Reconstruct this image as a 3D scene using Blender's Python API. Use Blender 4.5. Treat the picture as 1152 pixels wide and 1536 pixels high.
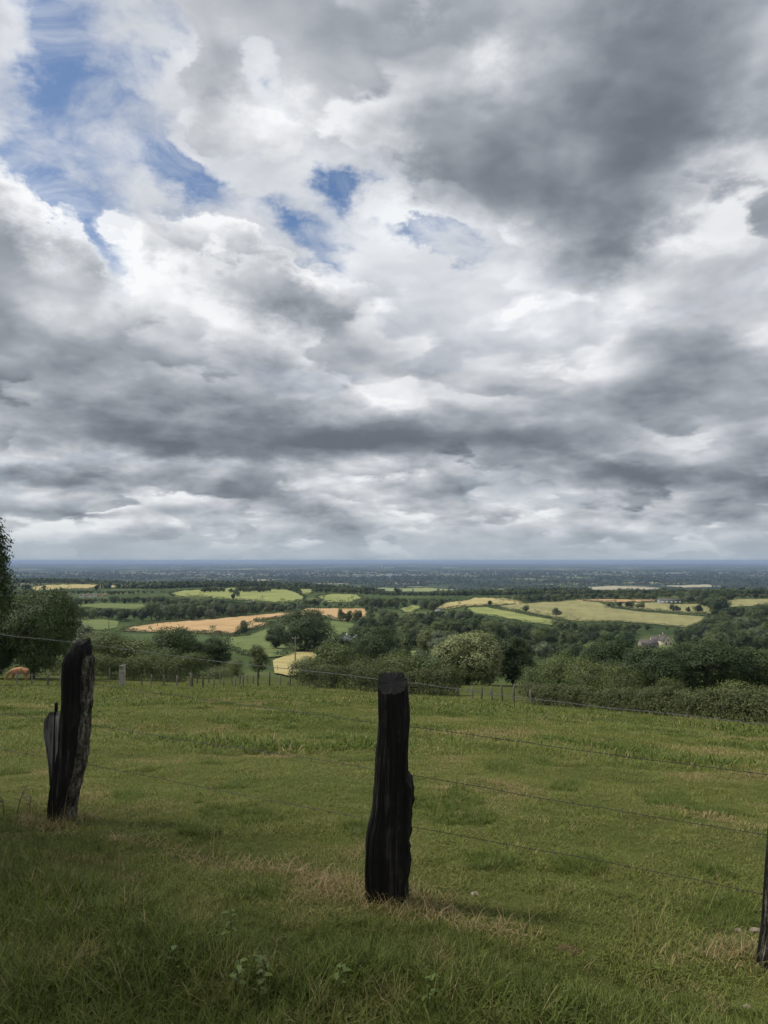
import bpy, bmesh, math, random
import numpy as np
from mathutils import Vector, Matrix

for _o in list(bpy.data.objects):
    bpy.data.objects.remove(_o)
SC = bpy.context.scene
COL = SC.collection
R = math.radians

# ------------------------------------------------------------------ camera
EYE = 1.6
PITCH = R(3.77)
F, CX, CY = 1109.0, 576.0, 768.0          # focal length and centre in photograph pixels
cam = bpy.data.cameras.new("camera")
cam.sensor_fit = 'VERTICAL'; cam.sensor_height = 24.0
cam.lens = 24.0 * F / 1536.0
cam.clip_start = 0.05; cam.clip_end = 200000
camo = bpy.data.objects.new("camera", cam); COL.objects.link(camo)
camo.location = (0, 0, EYE); camo.rotation_euler = (R(90) + PITCH, 0, 0)
SC.camera = camo

def ray(px, py):
    u = (px - CX) / F; v = (CY - py) / F
    c, s = math.cos(PITCH), math.sin(PITCH)
    d = np.array([u, c - v * s, s + v * c]); return d / np.linalg.norm(d)

# ------------------------------------------------------------------ sun, exposure
SUN_EL, SUN_AZ = 54.0, -72.0              # azimuth from the view axis (+y), negative is left
sd = Vector((math.sin(R(SUN_AZ)) * math.cos(R(SUN_EL)), math.cos(R(SUN_AZ)) * math.cos(R(SUN_EL)), math.sin(R(SUN_EL))))
sl = bpy.data.lights.new("sun", 'SUN'); sl.energy = 3.6; sl.angle = R(7); sl.color = (1.0, 0.95, 0.86)
so = bpy.data.objects.new("sun", sl); COL.objects.link(so)
so.rotation_euler = (-sd).to_track_quat('-Z', 'Y').to_euler()
SC.view_settings.view_transform = 'Standard'; SC.view_settings.look = 'None'
SC.view_settings.exposure = 0.0; SC.view_settings.gamma = 1.0; SC.view_settings.use_curve_mapping = False
SC.render.engine = 'CYCLES'
cy = SC.cycles
cy.max_bounces = 5; cy.diffuse_bounces = 3; cy.glossy_bounces = 2; cy.transmission_bounces = 3
cy.volume_bounces = 0; cy.transparent_max_bounces = 6; cy.caustics_reflective = False; cy.caustics_refractive = False
cy.use_denoising = True; cy.use_adaptive_sampling = True; cy.adaptive_threshold = 0.02

# ------------------------------------------------------------------ node helper
class G:
    """small expression builder over a node tree"""
    def __init__(s, nt): s.nt = nt
    def n(s, t, **k):
        x = s.nt.nodes.new(t)
        for a, b in k.items(): setattr(x, a, b)
        return x
    def put(s, sock, v):
        if isinstance(v, bpy.types.NodeSocket): s.nt.links.new(v, sock)
        else:
            try: sock.default_value = v
            except Exception: sock.default_value = tuple(v) + (1.0,)
    def m(s, op, a, b=None, c=None, clamp=False):
        x = s.n('ShaderNodeMath', operation=op, use_clamp=clamp)
        for i, v in enumerate((a, b, c)):
            if v is not None: s.put(x.inputs[i], v)
        return x.outputs[0]
    def v(s, op, a, b=None, scale=None):
        x = s.n('ShaderNodeVectorMath', operation=op)
        s.put(x.inputs[0], a)
        if b is not None: s.put(x.inputs[1], b)
        if scale is not None: s.put(x.inputs[3], scale)
        return x.outputs['Value'] if op in ('LENGTH', 'DOT_PRODUCT', 'DISTANCE') else x.outputs[0]
    def xyz(s, x, y, z=0.0):
        c = s.n('ShaderNodeCombineXYZ')
        for i, q in enumerate((x, y, z)): s.put(c.inputs[i], q)
        return c.outputs[0]
    def sep(s, v):
        c = s.n('ShaderNodeSeparateXYZ'); s.put(c.inputs[0], v); return c.outputs
    def noise(s, vec, scale, detail=4.0, rough=0.55, dist=0.0, col=False, lac=2.0):
        x = s.n('ShaderNodeTexNoise'); s.put(x.inputs['Vector'], vec)
        x.inputs['Scale'].default_value = scale; x.inputs['Detail'].default_value = detail
        x.inputs['Roughness'].default_value = rough; x.inputs['Distortion'].default_value = dist
        x.inputs['Lacunarity'].default_value = lac
        return x.outputs['Color'] if col else x.outputs['Fac']
    def ss(s, v, a, b, lo=0.0, hi=1.0, kind='SMOOTHSTEP'):
        x = s.n('ShaderNodeMapRange', interpolation_type=kind); s.put(x.inputs[0], v)
        for i, q in enumerate((a, b, lo, hi)): s.put(x.inputs[1 + i], q)
        return x.outputs[0]
    def mix(s, f, a, b, blend='MIX'):
        x = s.n('ShaderNodeMix', data_type='RGBA', blend_type=blend)
        s.put(x.inputs[0], f); s.put(x.inputs[6], a); s.put(x.inputs[7], b); return x.outputs[2]
    def blob(s, vec, c, r, rot):
        x = s.n('ShaderNodeMapping', vector_type='TEXTURE'); s.put(x.inputs[0], vec)
        x.inputs[1].default_value = (c[0], c[1], 0); x.inputs[2].default_value = (0, 0, rot)
        x.inputs[3].default_value = (r[0], r[1], 1)
        g = s.n('ShaderNodeTexGradient', gradient_type='QUADRATIC_SPHERE'); s.put(g.inputs[0], x.outputs[0])
        return g.outputs['Fac']

# ------------------------------------------------------------------ sky: Nishita air with a cloud layer
W = bpy.data.worlds.new("World"); SC.world = W; W.use_nodes = True
W.node_tree.nodes.clear(); g = G(W.node_tree)
W.cycles.sampling_method = 'MANUAL'; W.cycles.sample_map_resolution = 256
nish = g.n('ShaderNodeTexSky', sky_type='NISHITA', sun_disc=False)
nish.sun_elevation = R(SUN_EL); nish.sun_rotation = R(SUN_AZ); nish.altitude = 300
nish.air_density = 1.0; nish.dust_density = 1.0; nish.ozone_density = 2.0
d = g.n('ShaderNodeTexCoord').outputs['Generated']
dx, dy, dz = g.sep(d)
az = g.m('ARCTAN2', dx, dy); el = g.m('ARCSINE', g.m('MINIMUM', g.m('MAXIMUM', dz, -1.0), 1.0))
zc = g.m('MAXIMUM', dz, 0.0)
def layer_pos(k, z0):
    inv = g.m('DIVIDE', 1.0, g.m('ADD', zc, k))
    return g.xyz(g.m('MULTIPLY', dx, inv), g.m('MULTIPLY', dy, inv), g.m('MULTIPLY_ADD', dz, 1.3, z0))     # where the ray meets the cloud layer
def warped(pl, sc, amt):
    wn = g.noise(pl, sc, 3.0, 0.5, col=True)
    return g.v('ADD', pl, g.v('SCALE', g.v('SUBTRACT', wn, (0.5, 0.5, 0.5)), scale=amt))
# domain for the large masses, ragged by the same warp
fine = g.noise(g.v('MULTIPLY', d, (1, 1, 1.7)), 6.0, 6.0, 0.62, col=True)
rag = g.v('SCALE', g.v('SUBTRACT', fine, (0.5, 0.5, 0.5)), scale=g.ss(el, 0.02, 0.5, 0.05, 0.24))
ae = g.v('ADD', g.xyz(az, el, 0.0), g.v('MULTIPLY', rag, (1, 0.8, 0)))

def masses(lst):
    acc = None
    for px, py, rx, ry, rot, amp in lst:
        q = ray(px, py); c = (math.atan2(q[0], q[1]), math.asin(q[2]))
        b = g.blob(ae, c, (rx / F, ry / F), R(rot))
        acc = g.m('MULTIPLY', b, amp) if acc is None else g.m('MULTIPLY_ADD', b, amp, acc)
    return acc
#SKYTABLE
THICK = [  # px, py, radius x, radius y, tilt, amount: thicker (+) or thinner (-) cloud
    (215, 190, 270, 130, -38, -.66), (90, 275, 200, 100, -48, -.66), (110, 110, 170, 110, -30, -.46), (230, 60, 150, 80, -20, -.26),
    (310, 262, 130, 70, -30, -.46), (515, 275, 125, 80, 10, -.72), (430, 335, 115, 60, 0, -.56), (630, 355, 210, 65, -14, -1.0),
    (390, 85, 100, 90, 0, -.46), (150, 375, 130, 40, -45, -.34), (490, 375, 150, 60, 0, -.46),
    (950, 180, 580, 340, 20, .50), (1100, 60, 420, 300, 0, .22), (620, 200, 260, 150, 0, .32), (960, 320, 240, 130, 30, .24), (560, 40, 320, 160, 0, .12),
    (330, 120, 150, 130, 0, .30), (140, 610, 620, 110, -4, .56), (540, 655, 620, 80, 2, .58), (440, 440, 220, 80, -35, .46),
    (60, 500, 260, 150, 0, .24), (1030, 705, 420, 80, -6, .62), (820, 610, 560, 140, 0, .28), (1050, 560, 330, 180, 0, .16),
    (110, 720, 330, 34, 0, .44), (440, 745, 180, 44, -6, .50), (640, 735, 140, 30, 0, .30), (900, 772, 420, 26, -2, .30), (150, 770, 300, 18, 0, .24), (650, 790, 400, 14, 0, .2),
    (20, 350, 190, 170, 0, .34), (300, 400, 280, 80, -10, .22), (640, 470, 340, 120, 0, -.06), (580, 315, 90, 50, 0, .3), (250, 692, 420, 22, 0, -.2), (720, 702, 260, 22, 0, -.2),
]
LIGHT = [  # px, py, radius x, radius y, tilt, amount: sunlit (+) or shaded (-)
    (25, 275, 130, 190, 15, .50), (190, 388, 230, 70, -24, .70), (60, 40, 120, 80, 0, .40), (140, 180, 150, 110, -40, .22),
    (410, 165, 130, 170, -20, .34), (590, 310, 110, 70, -20, .45), (650, 430, 380, 130, 0, .46), (810, 490, 130, 60, -15, .40),
    (930, 455, 200, 70, -10, .36), (610, 602, 130, 50, -25, .70), (735, 85, 90, 70, 0, .32), (1110, 215, 100, 130, 30, .36),
    (1020, 375, 170, 60, 20, .38), (1135, 500, 110, 100, 0, .42), (340, 485, 150, 80, 0, .30), (430, 515, 140, 60, -20, .36),
    (560, 705, 110, 30, 0, .34), (30, 688, 150, 36, 0, .34), (250, 690, 420, 24, 0, .18), (860, 738, 160, 26, 0, .24), (300, 785, 900, 30, 0, .22),
    (900, 790, 800, 26, 0, .22), (600, 770, 260, 22, 0, .2), (250, 655, 720, 60, 2, -.26), (560, 672, 420, 44, 0, -.24), (1030, 735, 330, 44, -5, -.34),
    (980, 220, 420, 260, 25, -.05), (640, 240, 200, 120, 0, -.10), (440, 450, 150, 60, -40, -.16), (430, 755, 170, 30, -5, -.2), (110, 728, 320, 22, 0, -.2), (900, 776, 420, 16, -2, -.16),
    (100, 450, 300, 90, 0, .16), (330, 350, 200, 90, 0, .2), (860, 560, 300, 60, 0, .1),
]
#SKYTABLE_END
tk = masses(THICK); lt = masses(LIGHT)
lo = g.ss(el, 0.03, 0.30, 1.0, 0.0)
def heap(k, z0, scale, rough, bias, edge, body, wsc=2.6, wamt=0.16, tkamt=1.0, gain=1.7, low=False):
    """one deck of heaped cloud: cover, and how lit it is (bright tops and rims, grey bases)"""
    if low:
        base = g.v('ADD', g.xyz(az, g.m('MULTIPLY', el, 2.5), z0), (0, 0, 0))
    else:
        base = layer_pos(k, z0)
    p = warped(base, wsc, wamt)
    n = g.noise(p, scale, 9.0, rough)
    upv = g.v('ADD', p, (-0.012, 0.04, 0.0)) if low else g.v('ADD', g.v('MULTIPLY', p, (0.93, 0.93, 1.0)), (-0.05, 0.0, 0.06))
    n_up = g.noise(upv, scale, 4.0, rough)
    dn = g.m('ADD', g.m('MULTIPLY', g.m('SUBTRACT', n, 0.5), gain), g.m('MULTIPLY_ADD', tk, tkamt, bias))
    if not low: dn = g.m('MULTIPLY_ADD', frag, 0.16, dn)
    cov = g.ss(dn, 0.5 - edge, 0.5 + edge)
    deep = g.ss(dn, 0.45, 0.45 + body)
    rl = g.m('SUBTRACT', n, n_up)
    return cov, deep, rl, n
frag = g.m('SUBTRACT', g.noise(layer_pos(0.34, 1.7), 11.0, 6.0, 0.66), 0.5)                              # frayed edges
c0, d0_, r0_, m0 = heap(0.30, 0.1, 2.4, 0.60, 0.86, 0.24, 1.0, gain=1.6, wamt=0.25, tkamt=1.2)      # thin high deck, torn by the blue gaps
c1, d1_, r1_, m1 = heap(0.25, 0.9, 1.9, 0.50, 0.55, 0.05, 0.62, gain=1.75)                            # main deck
c2, d2_, r2_, m2 = heap(0.34, 2.3, 3.2, 0.50, 0.46, 0.045, 0.50, gain=1.75, tkamt=0.8)                  # nearer scraps
c3, d3_, r3_, m3 = heap(0.0, 0.3, 7.0, 0.54, 0.53, 0.07, 0.5, gain=1.9, low=True, wsc=9.0, wamt=0.04, tkamt=0.6)  # rows low down, seen edge-on
def lit(deep, rl, top, drop, k, lk):
    v_ = g.m('MULTIPLY_ADD', deep, -drop, top); v_ = g.m('MULTIPLY_ADD', rl, k, v_)
    return g.m('MULTIPLY_ADD', lt, lk, v_, clamp=True)
l0 = lit(d0_, r0_, 0.78, 0.20, 1.0, 0.6); l1 = lit(d1_, r1_, 0.70, 0.56, 2.7, 0.95); l2 = lit(d2_, r2_, 0.70, 0.50, 2.5, 0.95); l3 = lit(d3_, r3_, 0.60, 0.42, 2.4, 0.6)
def over(cov, top, under):
    return g.m('MULTIPLY_ADD', cov, g.m('SUBTRACT', top, under), under)
lum = over(g.m('MULTIPLY', c1, 0.93), l1, l0); lum = over(g.m('MULTIPLY', c2, 0.80), l2, lum); lum = over(g.m('MULTIPLY', c3, lo), l3, lum)
wq = warped(layer_pos(0.30, 4.1), 1.8, 0.5)
wisp = g.m('MULTIPLY', g.ss(g.noise(wq, 3.4, 9.0, 0.64), 0.40, 0.68), 0.80)                            # torn veils drifting through the gaps
cover = g.m('MAXIMUM', g.m('MAXIMUM', wisp, g.m('MAXIMUM', g.m('MULTIPLY', c0, 0.92), c1)), g.m('MAXIMUM', g.m('MULTIPLY', c2, 0.9), g.m('MULTIPLY', lo, 0.9)))
ramp = g.n('ShaderNodeValToRGB'); g.put(ramp.inputs[0], lum)
cr = ramp.color_ramp
for i, (p, c) in enumerate([(0.0, (.138, .160, .190)), (.22, (.215, .240, .277)), (.45, (.355, .384, .428)), (.7, (.59, .612, .648)), (1.0, (.95, .965, .98))]):
    e = cr.elements[i] if i < 2 else cr.elements.new(p)
    e.position = p; e.color = c + (1,)
cloud = g.v('SCALE', ramp.outputs[0], scale=10.0)
air = g.mix(1.0, nish.outputs[0], (0.80, 0.90, 1.0, 1), 'MULTIPLY')
sky = g.mix(cover, air, cloud)
hz = g.m('MULTIPLY', g.ss(el, 0.004, 0.062, 1.0, 0.0), 0.80)             # air towards the horizon
sky = g.mix(hz, sky, (4.1, 4.75, 5.3, 1))
bg = g.n('ShaderNodeBackground'); g.put(bg.inputs[0], sky); bg.inputs[1].default_value = 0.1
wo = g.n('ShaderNodeOutputWorld'); W.node_tree.links.new(bg.outputs[0], wo.inputs[0])
DEBUG = False

# ------------------------------------------------------------------ object helpers
rng = np.random.default_rng(7)
random.seed(7)

def mesh_from(name, V, faces, smooth=False):
    """V (n,3); faces: (m,k) array or list of such arrays"""
    me = bpy.data.meshes.new(name)
    fl = faces if isinstance(faces, list) else [faces]
    fl = [np.asarray(f, dtype=np.int32) for f in fl if len(f)]
    V = np.asarray(V, dtype=np.float32)
    me.vertices.add(len(V)); me.vertices.foreach_set('co', V.ravel())
    lt = np.concatenate([np.full(len(f), f.shape[1], np.int32) for f in fl])
    li = np.concatenate([f.ravel() for f in fl])
    me.loops.add(len(li)); me.loops.foreach_set('vertex_index', li)
    me.polygons.add(len(lt))
    st = np.concatenate([[0], np.cumsum(lt)[:-1]]).astype(np.int32)
    me.polygons.foreach_set('loop_start', st)
    if smooth: me.polygons.foreach_set('use_smooth', np.ones(len(lt), bool))
    me.update(calc_edges=True)
    return me

def obj(name, me, mat=None, parent=None):
    o = bpy.data.objects.new(name, me); COL.objects.link(o)
    if mat is not None and me is not None and not me.materials: me.materials.append(mat)
    if parent is not None: o.parent = parent
    return o

def tag(o, label=None, cat=None, group=None, kind=None):
    for k, v in (('label', label), ('category', cat), ('group', group), ('kind', kind)):
        if v: o[k] = v
    return o

def empty(name, loc, rz=0.0, scale=1.0):
    o = bpy.data.objects.new(name, None); COL.objects.link(o)
    o.empty_display_size = 0.2
    o.location = loc; o.rotation_euler = (0, 0, rz); o.scale = (scale,) * 3
    return o

class MB:
    """collects shapes for one mesh"""
    def __init__(s): s.V = []; s.F = {}; s.n = 0
    def add(s, V, F):
        V = np.asarray(V, float); s.V.append(V)
        for f in F:
            s.F.setdefault(len(f), []).append([i + s.n for i in f])
        s.n += len(V)
    def box(s, lo, hi, M=None):
        x0, y0, z0 = lo; x1, y1, z1 = hi
        V = np.array([(x, y, z) for z in (z0, z1) for y in (y0, y1) for x in (x0, x1)], float)
        if M is not None: V = np.array([M @ Vector(v) for v in V])
        s.add(V, [(0, 2, 3, 1), (4, 5, 7, 6), (0, 1, 5, 4), (2, 6, 7, 3), (0, 4, 6, 2), (1, 3, 7, 5)])
    def tube(s, P, rad, k=8, cap=True):
        P = np.asarray(P, float); n = len(P); rad = np.broadcast_to(rad, (n,))
        T = np.gradient(P, axis=0); T /= np.linalg.norm(T, axis=1)[:, None] + 1e-12
        ref = np.array([0, 0, 1.0]) if abs(T[:, 2]).mean() < .8 else np.array([1.0, 0, 0])
        A = np.cross(T, ref); A /= np.linalg.norm(A, axis=1)[:, None] + 1e-12
        B = np.cross(T, A)
        th = np.arange(k) * 2 * math.pi / k
        V = (P[:, None] + rad[:, None, None] * (np.cos(th)[None, :, None] * A[:, None] + np.sin(th)[None, :, None] * B[:, None])).reshape(-1, 3)
        Fq = [(i * k + j, i * k + (j + 1) % k, (i + 1) * k + (j + 1) % k, (i + 1) * k + j) for i in range(n - 1) for j in range(k)]
        if cap: Fq += [tuple(range(k))[::-1], tuple((n - 1) * k + j for j in range(k))]
        s.add(V, Fq)
    def mesh(s, name, smooth=False):
        return mesh_from(name, np.concatenate(s.V), [np.array(f) for f in s.F.values()], smooth)
    def build(s, name, mat, parent=None, smooth=False):
        return obj(name, s.mesh(name, smooth), mat, parent)

def vnoise(x, y, seed=0):
    """smooth value noise, period free"""
    xi = np.floor(x).astype(np.int64); yi = np.floor(y).astype(np.int64)
    fx = x - xi; fy = y - yi; fx = fx * fx * (3 - 2 * fx); fy = fy * fy * (3 - 2 * fy)
    def h(a, b):
        n = (a * 374761393 + b * 668265263 + seed * 974711) & 0x7fffffff
        n = ((n ^ (n >> 13)) * 1274126177) & 0x7fffffff
        return ((n ^ (n >> 16)) & 0xffff) / 65535.0
    return (h(xi, yi) * (1 - fx) + h(xi + 1, yi) * fx) * (1 - fy) + (h(xi, yi + 1) * (1 - fx) + h(xi + 1, yi + 1) * fx) * fy

def fbm(x, y, oct=4, seed=0):
    a, s, t = 0.5, 0.0, 0.0
    for k in range(oct):
        s = s + a * vnoise(x * 2 ** k, y * 2 ** k, seed + k); t += a; a *= .5
    return s / t

# ------------------------------------------------------------------ terrain
PLAIN = -150.0
def z_at(D, py, px=576):
    q = ray(px, py); return EYE + D * q[2] / math.hypot(q[0], q[1])
# per column of the photograph: (distance, row where the ground is seen) or (distance, None, height)
COLS = {
    -150: [(90, 1020), (200, 992), (450, 950), (700, 925), (1100, 905), (1700, 884), (1950, 876)],
    0:    [(90, 1021), (200, 994), (450, 952), (700, 925), (1100, 905), (1700, 884), (1950, 876)],
    130:  [(90, 1022), (180, 998), (420, 958), (620, 940), (760, 925), (1100, 905), (1700, 884), (1950, 876)],
    250:  [(86, 1027), (170, 1003), (330, 975), (560, 950), (700, 935), (1000, 908), (1300, 888), (1450, 883)],
    400:  [(68, 1031), (150, 1014), (230, 998), (300, 982), (420, 960), (560, 945), (700, 930), (820, 918), (1050, 904), (1300, 886), (1420, 881)],
    500:  [(60, 1037), (150, 1016), (230, 1001), (300, 985), (420, 962), (560, 940), (700, 926), (820, 915), (1050, 902), (1350, 888)],
    580:  [(58, 1044), (150, 1020), (240, 1000), (350, 985), (480, 966), (650, 938), (800, 922), (1000, 908), (1300, 894)],
    700:  [(54, 1050), (140, 1022), (240, 1000), (380, 980), (520, 962), (700, 935), (850, 922), (1000, 907), (1180, 897)],
    850:  [(48, 1063), (140, 1030), (240, 1006), (400, 985), (560, 966), (720, 950), (850, 930), (1000, 910), (1150, 897), (1250, 893)],
    1000: [(43, 1076), (130, 1036), (240, 1010), (400, 992), (560, 980), (700, 970), (800, 952), (900, 931), (1040, 912), (1160, 902), (1260, 894)],
    1152: [(38, 1087), (120, 1045), (220, 1014), (330, 1000), (450, 986), (600, 970), (760, 948), (900, 925), (1020, 908), (1150, 898), (1260, 893)],
    1300: [(36, 1090), (120, 1045), (220, 1014), (330, 1000), (450, 986), (600, 970), (760, 948), (900, 925), (1020, 908), (1150, 898), (1260, 893)],
}
LR = np.linspace(math.log(0.25), math.log(46000), 560)
RR = np.exp(LR)
cols = sorted(COLS); caz = []; ZT = []
for c in cols:
    q = ray(c, 846); caz.append(math.atan2(q[0], q[1]))
    kn = COLS[c]; D0 = kn[0][0]; zf = z_at(*kn[0], c)
    ks = [(0.25, 0.0), (3.2, 0.0)]
    s = zf / (D0 - 4.2)                       # the pasture falls away at a steady slope
    ks += [(t, s * (t - 4.2)) for t in (6.0, 9.0, 14.0, 22.0, 32.0) if t < D0 * .95] + [(D0, zf)]
    ks += [(a, z_at(a, b, c)) for a, b in kn[1:]]
    Dl, zl = ks[-1]
    ks += [(Dl * 1.25, zl - 9), (Dl * 1.7, zl - 40), (3600, PLAIN), (46000, PLAIN)]
    a = np.array(ks)
    ZT.append(np.interp(RR, a[:, 0], a[:, 1]))
ZT = np.array(ZT)
AZG = np.linspace(-math.pi, math.pi, 721)
ZG = np.empty((721, len(RR)))
for j in range(len(RR)):
    ZG[:, j] = np.interp(AZG, caz, ZT[:, j])
# behind the camera the hill top runs on level before it falls
back = np.clip((np.abs(AZG) - R(50)) / R(40), 0, 1)[:, None]; back = back * back * (3 - 2 * back)
zb = np.interp(RR, [0.25, 25, 80, 300, 900, 2500, 4500, 46000], [0, 0.3, 1.5, -4, -40, -120, PLAIN, PLAIN])[None, :]
ZG = ZG * (1 - back) + zb * back
def gsm(A, sig, axis, wrap=False):
    k = int(sig * 3) + 1; w = np.exp(-.5 * (np.arange(-k, k + 1) / sig) ** 2); w /= w.sum()
    A = np.moveaxis(A, axis, 0)
    P = np.concatenate([A[-k:], A, A[:k]]) if wrap else np.concatenate([np.repeat(A[:1], k, 0), A, np.repeat(A[-1:], k, 0)])
    o = sum(w[i] * P[i:i + len(A)] for i in range(2 * k + 1))
    return np.moveaxis(o, 0, axis)
ZG = gsm(gsm(ZG, 2.2, 1), 3.0, 0, True)

def ground(x, y):
    x = np.asarray(x, float); y = np.asarray(y, float)
    r = np.hypot(x, y); a = np.arctan2(x, y)
    fi = (a + math.pi) / (2 * math.pi) * 720; fj = np.clip((np.log(np.maximum(r, .26)) - LR[0]) / (LR[1] - LR[0]), 0, len(RR) - 1.001)
    i0 = np.clip(np.floor(fi).astype(int), 0, 719); j0 = np.floor(fj).astype(int)
    u = fi - i0; v = fj - j0
    z = (ZG[i0, j0] * (1 - u) + ZG[i0 + 1, j0] * u) * (1 - v) + (ZG[i0, j0 + 1] * (1 - u) + ZG[i0 + 1, j0 + 1] * u) * v
    t = np.clip((r - 1500) / 2500, 0, 1)
    z = z + t * (fbm(x / 2600, y / 2600, 3, 3) - .5) * 34
    n = np.clip((r - 3.2) / 8, 0, 1) * np.clip((140 - r) / 60, 0, 1)
    z = z + n * ((fbm(x / 4.5, y / 4.5, 3, 9) - .5) * .38 + (fbm(x * 1.3, y * 1.3, 2, 19) - .5) * .11) + np.clip((9 - r) / 5, 0, 1) * (fbm(x * 1.1, y * 1.1, 3, 5) - .5) * .10
    return z

RM = np.exp(np.linspace(math.log(1.0), math.log(46000), 1400))
def hit(px, py):
    """first point of the ground seen at a pixel of the photograph"""
    q = ray(px, py); h = math.hypot(q[0], q[1]); ux, uy, uz = q[0] / h, q[1] / h, q[2] / h
    dz_ = EYE + RM * uz - ground(RM * ux, RM * uy)
    k = np.argmax(dz_ < 0)
    if dz_[k] >= 0: k = len(RM) - 1
    t = RM[k - 1] + (RM[k] - RM[k - 1]) * dz_[k - 1] / (dz_[k - 1] - dz_[k] + 1e-9)
    return np.array([t * ux, t * uy, float(ground(t * ux, t * uy))]), t
def at(px, D):
    """ground point in the photograph's column px at distance D"""
    q = ray(px, 860); h = math.hypot(q[0], q[1]); x, y = D * q[0] / h, D * q[1] / h
    return np.array([x, y, float(ground(x, y))])
CP, SP = math.cos(PITCH), math.sin(PITCH)
def project(P):
    P = np.atleast_2d(P); x, y, z = P[:, 0], P[:, 1], P[:, 2] - EYE
    f = y * CP + z * SP; v = -y * SP + z * CP
    return CX + F * x / f, CY - F * v / f

# ------------------------------------------------------------------ materials
def mat(name, build):
    m = bpy.data.materials.new(name); m.use_nodes = True; nt = m.node_tree; nt.nodes.clear()
    q = G(nt); out = q.n('ShaderNodeOutputMaterial')
    nt.links.new(build(q), out.inputs[0])
    return m
def bsdf(q, col, rough=0.9, spec=0.1, bump=None, bstr=0.3, bdist=0.02):
    b = q.n('ShaderNodeBsdfPrincipled'); q.put(b.inputs['Base Color'], col)
    q.put(b.inputs['Roughness'], rough); b.inputs['Specular IOR Level'].default_value = spec
    if bump is not None:
        n = q.n('ShaderNodeBump'); q.put(n.inputs['Height'], bump); n.inputs['Strength'].default_value = bstr
        n.inputs['Distance'].default_value = bdist; q.nt.links.new(n.outputs[0], b.inputs['Normal'])
    return b.outputs[0]
def opos(q): return q.n('ShaderNodeTexCoord').outputs['Object']
def ramp3(q, f, stops):
    r = q.n('ShaderNodeValToRGB'); q.put(r.inputs[0], f); c = r.color_ramp
    for i, (p, k) in enumerate(stops):
        e = c.elements[i] if i < 2 else c.elements.new(p)
        e.position = p; e.color = tuple(k) + (1,)
    return r.outputs[0]

def ground_mat(q):
    p = opos(q); x, y, z = q.sep(p)
    r = q.v('LENGTH', q.v('MULTIPLY', p, (1, 1, 0)))
    a = q.noise(p, 0.35, 6, .6); b = q.noise(p, 2.6, 5, .65); c = q.noise(p, 14.0, 4, .6)
    past = ramp3(q, q.m('ADD', q.m('MULTIPLY', a, .6), q.m('MULTIPLY', b, .4)), [(.3, (.030, .042, .010)), (.5, (.066, .080, .020)), (.72, (.13, .134, .042))])
    past = q.mix(q.ss(c, .45, .75, 0, .35), past, (.022, .024, .011, 1))
    # farther down: meadows and undergrowth
    m1 = q.noise(p, .012, 5, .6); mid = ramp3(q, m1, [(.35, (.034, .055, .02)), (.55, (.06, .085, .028)), (.7, (.12, .13, .05))])
    # the plain: a patchwork of small fields, dark woods between
    vo = q.n('ShaderNodeTexVoronoi', feature='F1'); q.put(vo.inputs['Vector'], q.v('ADD', p, q.v('SCALE', q.noise(p, .002, 2, .5, col=True), scale=260.0)))
    vo.inputs['Scale'].default_value = 1 / 330.0; vo.inputs['Randomness'].default_value = 0.9
    cs = q.sep(vo.outputs['Color'])
    pat = ramp3(q, cs[0], [(0.0, (.030, .046, .022)), (.55, (.034, .052, .024)), (.62, (.08, .11, .04)), (.80, (.13, .16, .06)), (.90, (.30, .27, .15))])
    wood = q.ss(q.noise(p, 1 / 1900.0, 4, .6), .40, .56)
    pat = q.mix(wood, pat, (.022, .036, .019, 1))
    col = q.mix(q.ss(r, 95, 170), past, mid); col = q.mix(q.ss(r, 1500, 2200), col, pat)
    return bsdf(q, col, .95, .05, q.m('ADD', b, q.m('MULTIPLY', c, .5)), .6, .05)
M = {}
M['ground'] = mat('pasture_ground', ground_mat)

# ground sheet: rings round the camera, fine where the picture looks
daz = np.concatenate([np.arange(-180, -42, 6.0), np.arange(-42, 42, .25), np.arange(42, 180, 6.0)])
rings = np.concatenate([[0.3, 0.8, 1.4, 2.0], np.exp(np.linspace(math.log(2.3), math.log(45000), 430))])
AA, RG = np.meshgrid(np.radians(daz), rings, indexing='ij')
GX, GY = RG * np.sin(AA), RG * np.cos(AA); GZ = ground(GX, GY)
na, nr = GX.shape
V = np.stack([GX, GY, GZ], -1).reshape(-1, 3); V = np.vstack([V, [[0, 0, float(GZ[:, 0].mean())]]])
ii = np.arange(na); jj = np.arange(nr - 1); I, J = np.meshgrid(ii, jj, indexing='ij'); I2 = (I + 1) % na
quads = np.stack([I * nr + J, I2 * nr + J, I2 * nr + J + 1, I * nr + J + 1], -1).reshape(-1, 4)[:, ::-1]
tris = np.stack([np.full(na, na * nr), ((ii + 1) % na) * nr, ii * nr], -1)[:, ::-1]
gr = obj('ground', mesh_from('ground', V, [quads, tris], True), M['ground']); gr['kind'] = 'structure'

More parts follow.
